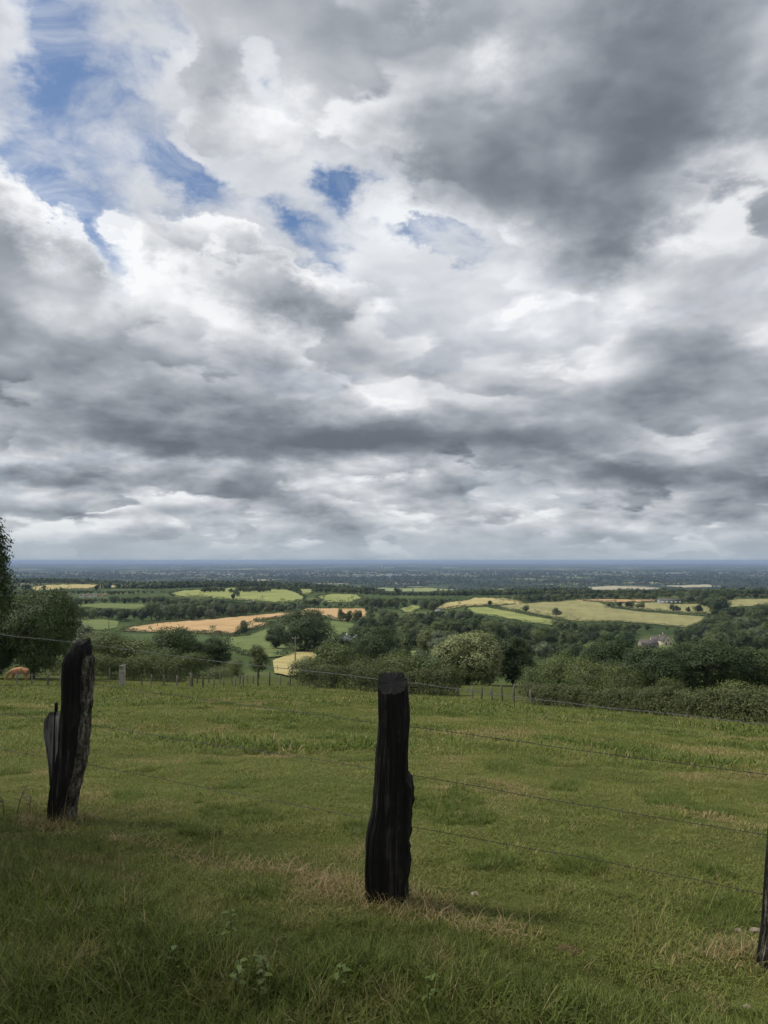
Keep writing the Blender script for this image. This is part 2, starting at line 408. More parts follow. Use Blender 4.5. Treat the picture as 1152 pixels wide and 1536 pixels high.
# ------------------------------------------------------------------ fields
def field_mat(name, c1, c2, row_ang=0.0, row=9.0, rows=.1, patch=.03):
    def f(q):
        p = opos(q); a = q.noise(p, patch, 5, .6); b = q.noise(p, .45, 4, .65)
        rp = q.n('ShaderNodeMapping'); q.put(rp.inputs[0], p); rp.inputs[2].default_value = (0, 0, row_ang)
        st = q.noise(q.v('MULTIPLY', rp.outputs[0], (1 / row, .012, .0)), 1.0, 4, .7)        # swaths along the way the field was worked
        t = q.m('ADD', q.m('MULTIPLY', a, .8), q.m('MULTIPLY', b, .3))
        t = q.m('ADD', t, q.m('MULTIPLY', q.m('SUBTRACT', st, .5), rows * 3.0))
        return bsdf(q, q.mix(q.ss(t, .3, .8), c1, c2), .95, .05)
    return mat(name, f)
M['wheat'] = field_mat('ripe_wheat', (.36, .235, .115, 1), (.50, .345, .18, 1), .5, 6, .24)
M['straw'] = field_mat('mown_hay', (.30, .255, .11, 1), (.43, .37, .17, 1), 1.2, 8, .24)
M['barley'] = field_mat('pale_barley', (.19, .185, .085, 1), (.29, .27, .125, 1), .3, 12, .24)
M['lit'] = field_mat('bright_meadow', (.18, .21, .07, 1), (.275, .295, .11, 1), .9, 14, .24)  # sun patches on the far meadows are put into this brighter base colour
M['green'] = field_mat('green_meadow', (.095, .13, .045, 1), (.155, .185, .068, 1), .4, 16, .1)
M['dull'] = field_mat('dull_green_meadow', (.05, .08, .03, 1), (.08, .11, .042, 1), .4, 16, .1)
M['stubble'] = field_mat('pale_stubble', (.30, .27, .18, 1), (.40, .36, .24, 1), .4, 30, .1)

# name, material, height above ground, outline in photograph pixels (projected onto the terrain)
FIELDS = [
    ('wheat_field', 'wheat', 0.45, [(181, 947), (196, 941), (240, 935), (330, 928), (405, 921), (448, 917), (462, 913), (548, 913), (552, 921), (548, 927), (520, 931), (500, 930), (470, 922), (447, 923), (420, 927), (383, 930), (385, 934), (410, 935), (385, 942), (366, 947), (352, 954), (335, 953), (318, 951), (292, 950), (240, 949)]),
    ('green_meadow', 'green', 0.40, [(447, 925), (470, 924), (500, 932), (530, 934), (536, 940), (520, 952), (480, 968), (425, 985), (395, 988), (362, 982), (330, 968), (318, 956), (340, 957), (368, 955), (412, 938), (420, 930)]),
    ('dull_meadow', 'dull', 0.30, [(178, 951), (240, 952), (300, 953), (318, 957), (300, 965), (250, 972), (190, 966)]),
    ('hay_field', 'straw', 0.35, [(409, 992), (440, 980), (470, 976), (475, 985), (462, 1004), (440, 1017), (412, 1012)]),
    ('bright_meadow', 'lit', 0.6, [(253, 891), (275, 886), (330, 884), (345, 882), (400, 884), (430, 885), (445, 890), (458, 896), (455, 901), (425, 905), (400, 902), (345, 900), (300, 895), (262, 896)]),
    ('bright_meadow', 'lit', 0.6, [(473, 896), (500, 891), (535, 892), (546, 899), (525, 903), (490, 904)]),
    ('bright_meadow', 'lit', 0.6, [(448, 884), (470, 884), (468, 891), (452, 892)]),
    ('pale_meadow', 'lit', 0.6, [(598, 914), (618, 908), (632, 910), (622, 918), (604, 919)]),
    ('barley_field', 'straw', 0.6, [(652, 913), (668, 905), (700, 901), (712, 897), (760, 898), (782, 902), (790, 907), (735, 908), (700, 909), (672, 914)]),
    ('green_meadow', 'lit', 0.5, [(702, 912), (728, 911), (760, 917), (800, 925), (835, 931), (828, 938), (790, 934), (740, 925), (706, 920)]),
    ('barley_field', 'barley', 0.6, [(742, 910), (790, 905), (860, 901), (900, 904), (920, 913), (960, 918), (1060, 926), (1052, 934), (1030, 942), (990, 938), (930, 933), (870, 933), (830, 928), (790, 919)]),
    ('barley_field', 'barley', 0.6, [(920, 910), (935, 905), (985, 904), (1010, 907), (1045, 906), (1066, 912), (1068, 921), (1030, 920), (960, 915)]),
    ('stubble_field', 'wheat', 0.6, [(860, 900), (905, 899), (985, 900), (984, 903), (935, 904), (905, 903), (870, 902)]),
    ('barley_field', 'barley', 0.6, [(1085, 903), (1100, 899), (1170, 899), (1172, 905), (1120, 910), (1096, 911)]),
    ('green_meadow', 'green', 0.5, [(1142, 928), (1170, 925), (1175, 934), (1146, 936)]),
    ('green_meadow', 'green', 0.4, [(1085, 979), (1120, 976), (1175, 975), (1178, 987), (1120, 990), (1092, 988)]),
    ('farm_meadow', 'green', 0.35, [(940, 972), (960, 968), (1010, 969), (1050, 966), (1064, 970), (1040, 976), (980, 978), (945, 980)]),
    ('farm_meadow', 'green', 0.35, [(872, 968), (888, 964), (940, 966), (938, 972), (880, 974)]),
    ('valley_meadow', 'green', 0.4, [(120, 931), (150, 928), (178, 932), (176, 942), (150, 946), (128, 943)]),
    ('valley_meadow', 'green', 0.4, [(104, 909), (150, 905), (210, 906), (222, 910), (200, 914), (150, 912)]),
    ('barley_field', 'straw', 0.8, [(42, 882), (70, 878), (120, 877), (180, 878), (198, 881), (150, 882), (90, 884), (52, 886)]),
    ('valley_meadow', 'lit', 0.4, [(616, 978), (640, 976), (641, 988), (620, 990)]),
    ('stubble_field', 'stubble', 1.2, [(882, 881), (920, 879), (990, 882), (985, 884.5), (930, 884.5), (890, 885)]),
    ('stubble_field', 'stubble', 1.2, [(990, 879), (1060, 877), (1085, 880), (1030, 881.5)]),
    ('stubble_field', 'stubble', 1.2, [(520, 884), (560, 882), (580, 884), (545, 886)]),
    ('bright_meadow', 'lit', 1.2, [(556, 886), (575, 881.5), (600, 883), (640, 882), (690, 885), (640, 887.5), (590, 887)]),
]
OPEN = [([(952, 948), (978, 946), (1010, 944), (1014, 973), (952, 976)], 560), ([(985, 897), (1022, 897), (1022, 906), (985, 906)], 1000), ([(512, 955), (524, 955), (524, 963), (512, 963)], 400), ([(100, 891), (162, 891), (162, 897), (100, 897)], 1200)]        # outlines that stay clear of trees: (polygon, nearest distance)
def inpoly(px, py, poly):
    px = np.asarray(px, float); py = np.asarray(py, float); inside = np.zeros(px.shape, bool)
    n = len(poly)
    for i in range(n):
        x1, y1 = poly[i]; x2, y2 = poly[(i + 1) % n]
        c = ((y1 > py) != (y2 > py)) & (px < (x2 - x1) * (py - y1) / (y2 - y1 + 1e-12) + x1)
        inside ^= c
    return inside
RIM = []
def drape(name, mt, lift, poly):
    # resample the outline, project it, fill it and let it follow the ground
    pts = []
    for i in range(len(poly)):
        a, b = np.array(poly[i], float), np.array(poly[(i + 1) % len(poly)], float)
        n = max(1, int(np.linalg.norm(b - a) / 3))
        for k in range(n): pts.append(a + (b - a) * k / n)
    W3 = [hit(p[0], p[1] + .9 * (vnoise(np.array([p[0] * .21]), np.array([p[1] * .4]), 5)[0] - .5))[0] for p in pts]
    bm = bmesh.new(); vs = [bm.verts.new((w[0], w[1], 0)) for w in W3]
    f = bm.faces.new(vs); bmesh.ops.triangulate(bm, faces=[f])
    for _ in range(4):
        ee = [e for e in bm.edges if e.calc_length() > 14]
        if not ee: break
        bmesh.ops.subdivide_edges(bm, edges=ee, cuts=1); bmesh.ops.triangulate(bm, faces=bm.faces[:])
    xy = np.array([v.co[:] for v in bm.verts]); z = ground(xy[:, 0], xy[:, 1]) + lift
    for v, q in zip(bm.verts, z): v.co.z = q
    bmesh.ops.recalc_face_normals(bm, faces=bm.faces[:])
    if sum(f.normal.z for f in bm.faces) < 0: bmesh.ops.reverse_faces(bm, faces=bm.faces[:])
    me = bpy.data.meshes.new(name); bm.to_mesh(me); bm.free()
    o = obj(name, me, M[mt]); o['kind'] = 'structure'
    RIM.append((name, mt, np.array(W3)))
    return min(np.linalg.norm(w[:2]) for w in W3), max(np.linalg.norm(w[:2]) for w in W3)
for nm, mt, lf, poly in FIELDS:
    d0, d1 = drape(nm, mt, lf, poly)
    if DEBUG: print('FIELD', nm, poly[0], round(d0), round(d1))
    OPEN.append((poly, d0))

# ------------------------------------------------------------------ foliage
def foliage_mat(name, c1, c2, spread=.35, trans=.22, vary=False):
    def f(q):
        oi = q.n('ShaderNodeObjectInfo').outputs['Random']
        ge = q.n('ShaderNodeNewGeometry')
        il = ge.outputs['Random Per Island']
        col = q.mix(oi, c1, c2)
        r2 = q.m('FRACT', q.m('MULTIPLY', oi, 7.31))      # some trees darker, a few grey-green
        if vary:
            col = q.mix(q.ss(r2, .22, .30, .75, 0.0), col, (.026, .044, .020, 1)); col = q.mix(q.ss(r2, .86, .90, 0.0, .8), col, (.135, .160, .105, 1))
        br = q.ss(il, 0, 1, 1 - spread, 1 + spread, 'LINEAR')
        col = q.v('MULTIPLY', col, q.xyz(br, br, br))
        a = q.n('ShaderNodeBsdfPrincipled'); q.put(a.inputs['Base Color'], col); a.inputs['Roughness'].default_value = .62
        a.inputs['Specular IOR Level'].default_value = .18
        t = q.n('ShaderNodeBsdfTranslucent'); q.put(t.inputs[0], q.v('MULTIPLY', col, (1.25, 1.35, .7)))
        m = q.n('ShaderNodeMixShader'); m.inputs[0].default_value = trans
        q.nt.links.new(a.outputs[0], m.inputs[1]); q.nt.links.new(t.outputs[0], m.inputs[2])
        return m.outputs[0]
    return mat(name, f)
M['leaf'] = foliage_mat('broadleaf_foliage', (.052, .082, .030, 1), (.150, .176, .068, 1), .3, .15, True)
M['leaf_far'] = foliage_mat('distant_foliage', (.052, .080, .038, 1), (.10, .132, .058, 1), .3, .18, True)
M['leaf_dark'] = foliage_mat('dark_foliage', (.038, .060, .023, 1), (.062, .090, .034, 1), .3, .15)
M['leaf_chestnut'] = foliage_mat('chestnut_foliage', (.185, .205, .09, 1), (.195, .215, .095, 1), .4, .15)
M['leaf_olive'] = foliage_mat('shrub_foliage', (.085, .115, .042, 1), (.14, .16, .062, 1), .4, .2)
M['leaf_left'] = foliage_mat('left_tree_foliage', (.068, .098, .034, 1), (.074, .104, .038, 1), .35, .16)
M['leaf_hedge'] = foliage_mat('hedge_foliage', (.078, .094, .038, 1), (.105, .12, .05, 1), .5, .2)
def bark_f(q):
    p = opos(q); n = q.noise(q.v('MULTIPLY', p, (6, 6, 1.4)), 2.0, 5, .65)
    return bsdf(q, ramp3(q, n, [(.3, (.045, .038, .03)), (.7, (.13, .115, .09))]), .9, .1, n, .6, .03)
M['bark'] = mat('tree_bark', bark_f)

def leaf_cloud(name, C, N, size, aspect=.6):
    """one rhombic leaf blade per centre, facing N"""
    C = np.asarray(C); n = len(C)
    N = N / (np.linalg.norm(N, axis=1)[:, None] + 1e-9)
    rv = rng.normal(size=(n, 3)); A = np.cross(N, rv); A /= np.linalg.norm(A, axis=1)[:, None] + 1e-9
    B = np.cross(N, A); s = (size * rng.uniform(.65, 1.35, n))[:, None] * .5
    fold = N * s * .18
    V = np.stack([C - A * s - fold, C + B * s * aspect, C + A * s - fold, C - B * s * aspect], 1).reshape(-1, 3)
    return mesh_from(name, V, np.arange(n * 4).reshape(-1, 4))

def sph(n):
    v = rng.normal(size=(n, 3)); return v / np.linalg.norm(v, axis=1)[:, None]

def crown_points(H, W, base, nleaf, lobes=12, clump=28, up=.42, ragged=.12, taper=0.0):
    """leaf positions and facings spread over overlapping billows of a crown"""
    cz = base + (H - base) * .5; rz = (H - base) * .5; rx = W * .5
    L = [(np.array([0, 0, cz]), .62)]
    for k in range(lobes):
        d_ = sph(1)[0]; rad = rng.uniform(.48, .68)
        c = d_ * rad * np.array([rx, rx, rz]) + np.array([0, 0, cz])
        t = (c[2] - base) / (H - base); c[:2] *= 1 - taper * max(0, t)
        L.append((c, rng.uniform(.34, .54) * (1 - .4 * taper * max(0, t))))
    LC = np.array([l[0] for l in L]); LR_ = np.array([l[1] for l in L])[:, None] * np.array([rx, rx, max(rz, rx * .8) if rz < rx else rz * .8])
    nc = nleaf // clump * 2
    w = np.prod(LR_, 1) ** (2 / 3); k = rng.choice(len(L), nc, p=w / w.sum())
    dr = sph(nc); dr[:, 2] += .18; dr /= np.linalg.norm(dr, axis=1)[:, None]
    P = LC[k] + LR_[k] * dr * rng.uniform(.82, 1.06, nc)[:, None]
    q = np.min(np.where(np.arange(len(L))[None] == k[:, None], 9, np.linalg.norm((P[:, None] - LC[None]) / LR_[None], axis=2)), 1)
    ok = (q > .72) & (P[:, 2] > base * .75) & (P[:, 2] < H * 1.02)
    P, dr, k = P[ok], dr[ok], k[ok]
    m = max(1, int(nleaf / max(1, len(P))))
    sg = ragged * rx * .8
    C = np.repeat(P, m, 0) + rng.normal(size=(len(P) * m, 3)) * sg * np.array([1, 1, .75])
    N = np.repeat(dr, m, 0) * 1.0 + rng.normal(size=(len(P) * m, 3)) * .26 + np.array([0, 0, up])
    inn = rng.random(len(C)) < .12            # a few leaves deeper in, so the crown is not a shell
    C[inn] = np.array([0, 0, cz]) + (C[inn] - np.array([0, 0, cz])) * rng.uniform(.4, .85, inn.sum())[:, None]
    return C, N

def trunk_mesh(name, H, W, base, r0, limbs=6, k=7):
    b = MB(); top = base + (H - base) * .6
    n = 7; zs = np.linspace(-.4, top, n); sway = np.cumsum(rng.normal(size=(n, 2)) * .05 * W * .12, 0)
    P = np.stack([sway[:, 0] - sway[1, 0], sway[:, 1] - sway[1, 1], zs], 1)
    b.tube(P, r0 * np.array([1.35, 1.0, .88, .75, .6, .42, .2]), k)
    for i in range(limbs):
        t = rng.uniform(.35, .8); z0 = base * .75 + t * (top - base * .75)
        p0 = np.array([np.interp(z0, zs, P[:, 0]), np.interp(z0, zs, P[:, 1]), z0])
        a = rng.uniform(0, 2 * math.pi); ln = W * rng.uniform(.24, .38)
        e = p0 + np.array([math.cos(a) * ln, math.sin(a) * ln, ln * rng.uniform(.35, .9)])
        mid = (p0 + e) / 2 + np.array([0, 0, ln * .08])
        b.tube([p0, mid, e], r0 * np.array([.45, .3, .1]), 5)
    return b.mesh(name, True)

def tree_proto(H, W, base, nleaf, leaf, lobes=12, r0=None, limbs=6, **kw):
    C, N = crown_points(H, W, base, nleaf, lobes, **kw)
    return leaf_cloud('crown', C, N, leaf), trunk_mesh('trunk', H, W, base, r0 or W * .028, limbs)

def place_tree(name, proto, leafmat, loc, rz, sc, label, cat, group=None, trunkname='trunk', sz=None):
    e = empty(name, loc, rz); e.scale = (sc, sc, sz or sc)
    cr_ = bpy.data.objects.new('crown', proto[0]); COL.objects.link(cr_); cr_.parent = e
    if not proto[0].materials: proto[0].materials.append(leafmat)
    tr = bpy.data.objects.new(trunkname, proto[1]); COL.objects.link(tr); tr.parent = e
    if not proto[1].materials: proto[1].materials.append(M['bark'])
    tag(e, label, cat, group); return e

# instancing of uncountable stuff
def instancer(name, P, rz, sc, idx, protos, attrs=None, tilt=None):
    P = np.asarray(P, np.float32); n = len(P)
    me = bpy.data.meshes.new(name); me.vertices.add(n); me.vertices.foreach_set('co', P.ravel())
    def at_(nm, arr, ty='FLOAT'):
        a = me.attributes.new(nm, ty, 'POINT'); a.data.foreach_set('vector' if ty == 'FLOAT_VECTOR' else 'value', np.ascontiguousarray(arr).ravel())
    rot = np.zeros((n, 3), np.float32); rot[:, 2] = rz
    if tilt is not None: rot[:, :2] = tilt
    at_('rot', rot, 'FLOAT_VECTOR')
    s3 = np.asarray(sc, np.float32); s3 = np.repeat(s3[:, None], 3, 1) if s3.ndim == 1 else s3
    at_('scl', s3, 'FLOAT_VECTOR'); at_('pick', np.asarray(idx, np.int32), 'INT')
    for k, v in (attrs or {}).items(): at_(k, np.asarray(v, np.float32))
    o = obj(name, me)
    pc = bpy.data.collections.new(name + '_prototypes')
    for i, pm in enumerate(protos):
        po = bpy.data.objects.new('%s_kind_%02d' % (name, i), pm); pc.objects.link(po)
    ng = bpy.data.node_groups.new(name + '_nodes', 'GeometryNodeTree')
    ng.interface.new_socket('Geometry', in_out='INPUT', socket_type='NodeSocketGeometry')
    ng.interface.new_socket('Geometry', in_out='OUTPUT', socket_type='NodeSocketGeometry')
    N_ = ng.nodes; gi = N_.new('NodeGroupInput'); go = N_.new('NodeGroupOutput')
    ip = N_.new('GeometryNodeInstanceOnPoints'); ci = N_.new('GeometryNodeCollectionInfo')
    ci.inputs['Collection'].default_value = pc; ci.inputs['Separate Children'].default_value = True; ci.inputs['Reset Children'].default_value = True
    def na_(nm, ty):
        x = N_.new('GeometryNodeInputNamedAttribute'); x.data_type = ty; x.inputs['Name'].default_value = nm
        return [s for s in x.outputs if s.enabled and s.name == 'Attribute'][0]
    l = ng.links.new
    l(gi.outputs[0], ip.inputs['Points']); l(ci.outputs[0], ip.inputs['Instance']); ip.inputs['Pick Instance'].default_value = True
    l(na_('pick', 'INT'), ip.inputs['Instance Index'])
    l(na_('rot', 'FLOAT_VECTOR'), ip.inputs['Rotation']); l(na_('scl', 'FLOAT_VECTOR'), ip.inputs['Scale'])
    l(ip.outputs[0], go.inputs[0])
    md = o.modifiers.new('scatter', 'NODES'); md.node_group = ng
    o['kind'] = 'stuff'
    return o

# ------------------------------------------------------------------ prototypes for the middle distance
PROTO = [tree_proto(13, 12, .7, 5200, .62, 8), tree_proto(14, 11, .8, 5000, .60, 8), tree_proto(11, 11.5, .5, 4800, .60, 9),
         tree_proto(15, 10, .7, 5000, .60, 9, taper=.25), tree_proto(12, 13, .6, 5400, .62, 9), tree_proto(16, 8, .7, 4200, .56, 9, taper=.45)]
PH = [13, 14, 11, 15, 12, 16]; PW = [12, 11, 11.5, 10, 13, 8]
for a, b in PROTO: a.materials.append(M['leaf']); b.materials.append(M['bark'])
def joined(pr, lm):
    """crown and trunk in one mesh, for the wood that reads as one mass"""
    out = []
    for a, b in pr:
        bm = bmesh.new(); bm.from_mesh(a); k = len(bm.faces); bm.from_mesh(b)
        bm.faces.ensure_lookup_table()
        for f in bm.faces[k:]: f.material_index = 1
        me = bpy.data.meshes.new('wood_tree'); bm.to_mesh(me); bm.free()
        me.materials.append(lm); me.materials.append(M['bark']); out.append(me)
    return out
WOOD = joined(PROTO, M['leaf'])

# rows above which crowns may not reach, so that views stay open: distance band -> polyline (px, row)
LIM = [(160, 300, [(-80, 940), (110, 948), (200, 962), (320, 962), (345, 1000), (480, 990), (500, 972), (560, 960), (650, 975), (800, 985), (870, 985), (960, 992), (1250, 992)]),
       (300, 480, [(-80, 935), (120, 940), (180, 955), (325, 966), (345, 990), (400, 990), (410, 972), (440, 925), (480, 922), (492, 962), (545, 955), (560, 940), (700, 945), (760, 955), (900, 968), (1250, 984)]),
       (480, 700, [(-80, 915), (130, 930), (180, 950), (420, 950), (440, 935), (535, 935), (550, 924), (640, 922), (700, 925), (770, 932), (860, 945), (1060, 945), (1250, 935)]),
       (700, 900, [(-80, 905), (170, 908), (200, 915), (230, 904), (300, 903), (450, 904), (480, 908), (556, 906), (600, 920), (690, 914), (760, 924), (850, 928), (900, 921), (940, 924), (1000, 932), (1060, 915), (1250, 905)]),
       (900, 1300, [(-80, 892), (210, 895), (235, 894), (300, 898), (450, 899), (480, 898), (560, 896), (640, 897), (700, 898), (800, 890), (1000, 888), (1070, 884), (1110, 890), (1250, 892)]),
       (1300, 1800, [(-80, 884), (250, 886), (420, 878), (560, 883), (700, 885), (900, 884), (1250, 884)])]
NR = 60000
ra = rng.uniform(R(-31.5), R(31.5), NR); rr = np.sqrt(rng.uniform(165 ** 2, 1750 ** 2, NR))
rx_, ry_ = rr * np.sin(ra), rr * np.cos(ra); rz_ = ground(rx_, ry_)
order = np.argsort(rng.random(NR))
cell = {}; TREES = []
sizes = rng.uniform(.8, 1.6, NR); kinds = rng.choice(6, NR, p=[.22, .2, .2, .14, .17, .07])
bpx, bpy_ = project(np.stack([rx_, ry_, rz_], 1))
# the open fields as a raster, two samples per photograph pixel
mx, my = np.meshgrid(np.arange(-100, 1300, .5), np.arange(860, 1060, .5))
OPENMASK = np.zeros(mx.shape, bool)
for poly, _ in OPEN:
    p_ = np.array(poly); j0, j1 = int((p_[:, 0].min() + 100) * 2), int((p_[:, 0].max() + 100) * 2) + 2; i0_, i1_ = int((p_[:, 1].min() - 860) * 2), int((p_[:, 1].max() - 860) * 2) + 2
    OPENMASK[i0_:i1_, j0:j1] |= inpoly(mx[i0_:i1_, j0:j1], my[i0_:i1_, j0:j1], poly)
def isopen(x, y):
    j = np.clip(((np.asarray(x) + 100) * 2).astype(int), 0, OPENMASK.shape[1] - 1); i = np.clip(((np.asarray(y) - 860) * 2).astype(int), 0, OPENMASK.shape[0] - 1)
    return OPENMASK[i, j]
def clear(px, top, base, wpx, dist):
    """does a crown of this outline leave the open fields in view?"""
    h = base - top
    X = np.array([px, px, px - wpx * .4, px + wpx * .4, px - wpx * .33, px + wpx * .33]); Y = np.array([top, base - .5 * h, base - .6 * h, base - .6 * h, base - .25 * h, base - .25 * h])
    return not isopen(X, Y).any()
base_open = isopen(bpx, bpy_)
for i in order:
    if base_open[i]: continue
    r_ = rr[i]; gap = 10.0 if r_ < 700 else 10.5
    cx_, cy_ = int(rx_[i] // gap), int(ry_[i] // gap)
    if any((rx_[i] - a) ** 2 + (ry_[i] - b) ** 2 < gap * gap for u in (-1, 0, 1) for v in (-1, 0, 1) for a, b in cell.get((cx_ + u, cy_ + v), [])): continue
    k = kinds[i]; done = None
    lim = -1e9
    for a, b, pl_ in LIM:
        if a <= r_ < b: lim = np.interp(bpx[i], [p[0] for p in pl_], [p[1] for p in pl_])
    for s in (sizes[i], sizes[i] * .78, sizes[i] * .6, sizes[i] * .42, sizes[i] * .3, .24):
        hp = PH[k] * s * F / r_ ; wp = PW[k] * s * F / r_
        if bpy_[i] - hp < lim: continue
        if clear(bpx[i], bpy_[i] - hp, bpy_[i], wp, r_): done = s; break
    if done is None: continue
    cell.setdefault((cx_, cy_), []).append((rx_[i], ry_[i]))
    TREES.append((r_, rx_[i], ry_[i], rz_[i], done, k, bpx[i], bpy_[i], PH[k] * done * F / r_, PW[k] * done * F / r_))
TREES.sort()
# what each crown shows past those in front of it
sky_ = np.full(1400, 2000.0); scored = []
for t in TREES:
    x0 = int(np.clip(t[6] - t[9] * .45 + 100, 0, 1398)); x1 = int(np.clip(t[6] + t[9] * .45 + 100, x0 + 1, 1399))
    top = t[7] - t[8]; vis = np.clip(sky_[x0:x1] - top, 0, t[8] * 1.0).sum()
    sky_[x0:x1] = np.minimum(sky_[x0:x1], top + t[8] * .12)
    if vis > .6 and -60 < t[6] < 1212: scored.append((vis if 0 < t[6] < 1152 else 0, t))
scored.sort(key=lambda q: -q[0])
if DEBUG: print('TREES', len(TREES), 'showing', len(scored))
ORD = ['first', 'second', 'third', 'fourth', 'fifth', 'sixth', 'seventh', 'eighth', 'ninth', 'tenth', 'eleventh', 'twelfth', 'thirteenth', 'fourteenth', 'fifteenth', 'sixteenth', 'seventeenth', 'eighteenth', 'nineteenth', 'twentieth'] + ['%s' % w for w in ('twenty-first', 'twenty-second', 'twenty-third', 'twenty-fourth', 'twenty-fifth', 'twenty-sixth', 'twenty-seventh', 'twenty-eighth', 'twenty-ninth', 'thirtieth')] + ['%dth' % k for k in range(31, 120)]
def zone(px, r_):
    if r_ > 900: return ('on the far hill crests', 'trees on the far hills')
    if px < 230: return ('in the left valley', 'trees in the left valley')
    if px < 560: return ('around the wheat field', 'trees around the wheat field')
    if px < 840: return ('in the middle wood', 'trees of the middle wood')
    return ('around the farmhouse', 'trees around the farm')
KIND = ['round', 'tall oval', 'low spreading', 'narrow-topped', 'broad domed', 'slender']
ncount = {}
for v_, t in sorted(scored[:290], key=lambda q: q[1][6]):
    z_, gname = zone(t[6], t[0]); kd = ('small ' if t[4] < .5 else '') + KIND[t[5]] + ' green tree ' + z_
    ncount[kd] = ncount.get(kd, 0) + 1
    place_tree('broadleaf_tree', PROTO[t[5]], M['leaf'], (t[1], t[2], t[3] - .1), rng.uniform(0, 6.28), t[4], '%s, %s such tree from the left' % (kd, ORD[ncount[kd] - 1]), 'tree', gname)
rest = [t for _, t in scored[290:]]
a = np.array([[t[1], t[2], t[3] - .1, t[4], t[5]] for t in rest])
wd = instancer('woodland', a[:, :3], rng.uniform(0, 6.28, len(a)), a[:, 3], a[:, 4].astype(int), WOOD)
tag(wd, 'dense mass of dark broadleaf woods filling the valley and hills', 'woodland', kind='stuff')

# ------------------------------------------------------------------ trees picked out one by one: px, base row (or distance), top row, width px, kind, label
def single(name, px, base, top, wpx, k, label, cat='tree', lm=None, D=None, pr=None, group=None):
    p, r_ = (at(px, D), D) if D else hit(px, base)
    pr = pr or PROTO[k]; H0, W0 = (PH[k], PW[k]) if pr is PROTO[k] else pr[2:4]
    sh = (base - top) / F * np.linalg.norm(p) / H0; sw = wpx / F * np.linalg.norm(p) / W0
    return place_tree(name, pr, lm or M['leaf'], (p[0], p[1], p[2] - .1), rng.uniform(0, 6.28), sw, label, cat, group, sz=sh)
FIELD_TREES = [
    (735, 909, 901, 7, 2, 'lone small tree at the left end of the hedge below the pale yellow field'),
    (789, 918, 906, 10, 1, 'dark oval tree halfway along the hedge across the right-hand fields'),
    (834, 926, 911, 15, 0, 'round dark tree at the lower right end of the field hedge'),
    (929, 911, 903, 8, 2, 'thin open tree left of the pair on the right-hand field hedge'),
    (941, 912, 903, 8, 2, 'left one of the joined pair of trees in the right field'),
    (947, 912, 901, 9, 1, 'right one of the joined pair of trees in the right field'),
    (962, 914, 902, 14, 0, 'round dark tree just right of the joined pair in the field'),
    (1009, 917, 905, 8, 1, 'left tree of the two close together below the long shed'),
    (1016, 918, 908, 9, 0, 'right tree of the two close together below the long shed'),
    (1032, 919, 910, 7, 0, 'smallest lone tree on the hedge right of the long shed'),
    (1047, 920, 907, 14, 0, 'last round tree on the hedge near the right-hand wood'),
    (364, 954, 928, 15, 3, 'upright dark tree standing at the notch of the orange wheat field'),
    (511, 933, 911, 13, 0, 'left tree of the three in front of the wheat field tip'),
    (523, 934, 913, 13, 1, 'middle tree of the three in front of the wheat field tip'),
    (536, 934, 914, 14, 4, 'right tree of the three in front of the wheat field tip'),
    (346, 890, 882, 9, 0, 'small tree on the bright green hill between two copses'),
    (355, 895, 881, 11, 1, 'tall tree in the middle of the bright green hill'),
    (350, 900, 891, 8, 2, 'low tree at the foot of the bright green hill'),
    (468, 936, 919, 30, 4, 'big round oak at the top of the tree mound below wheat'),
]
for i, (px, b_, t_, w_, k, lab) in enumerate(FIELD_TREES):
    single('field_tree', px, b_, t_, w_, k, lab)
for i in range(9):
    px = 304 + i * 3.9; single('copse_tree', px, 889 - .12 * i, 880.5 - rng.uniform(-1, 1), 6.0, i % 5, '%s tree from the left in the left row on the green hill' % ORD[i], group='left tree row on the green hill')
for i in range(12):
    px = 356 + i * 4.4; single('copse_tree', px, 888.5, 879.5 - rng.uniform(-1.2, 1.2), 7.0, (i * 2) % 5, '%s tree from the left in the right row on the green hill' % ORD[i], group='right tree row on the green hill')

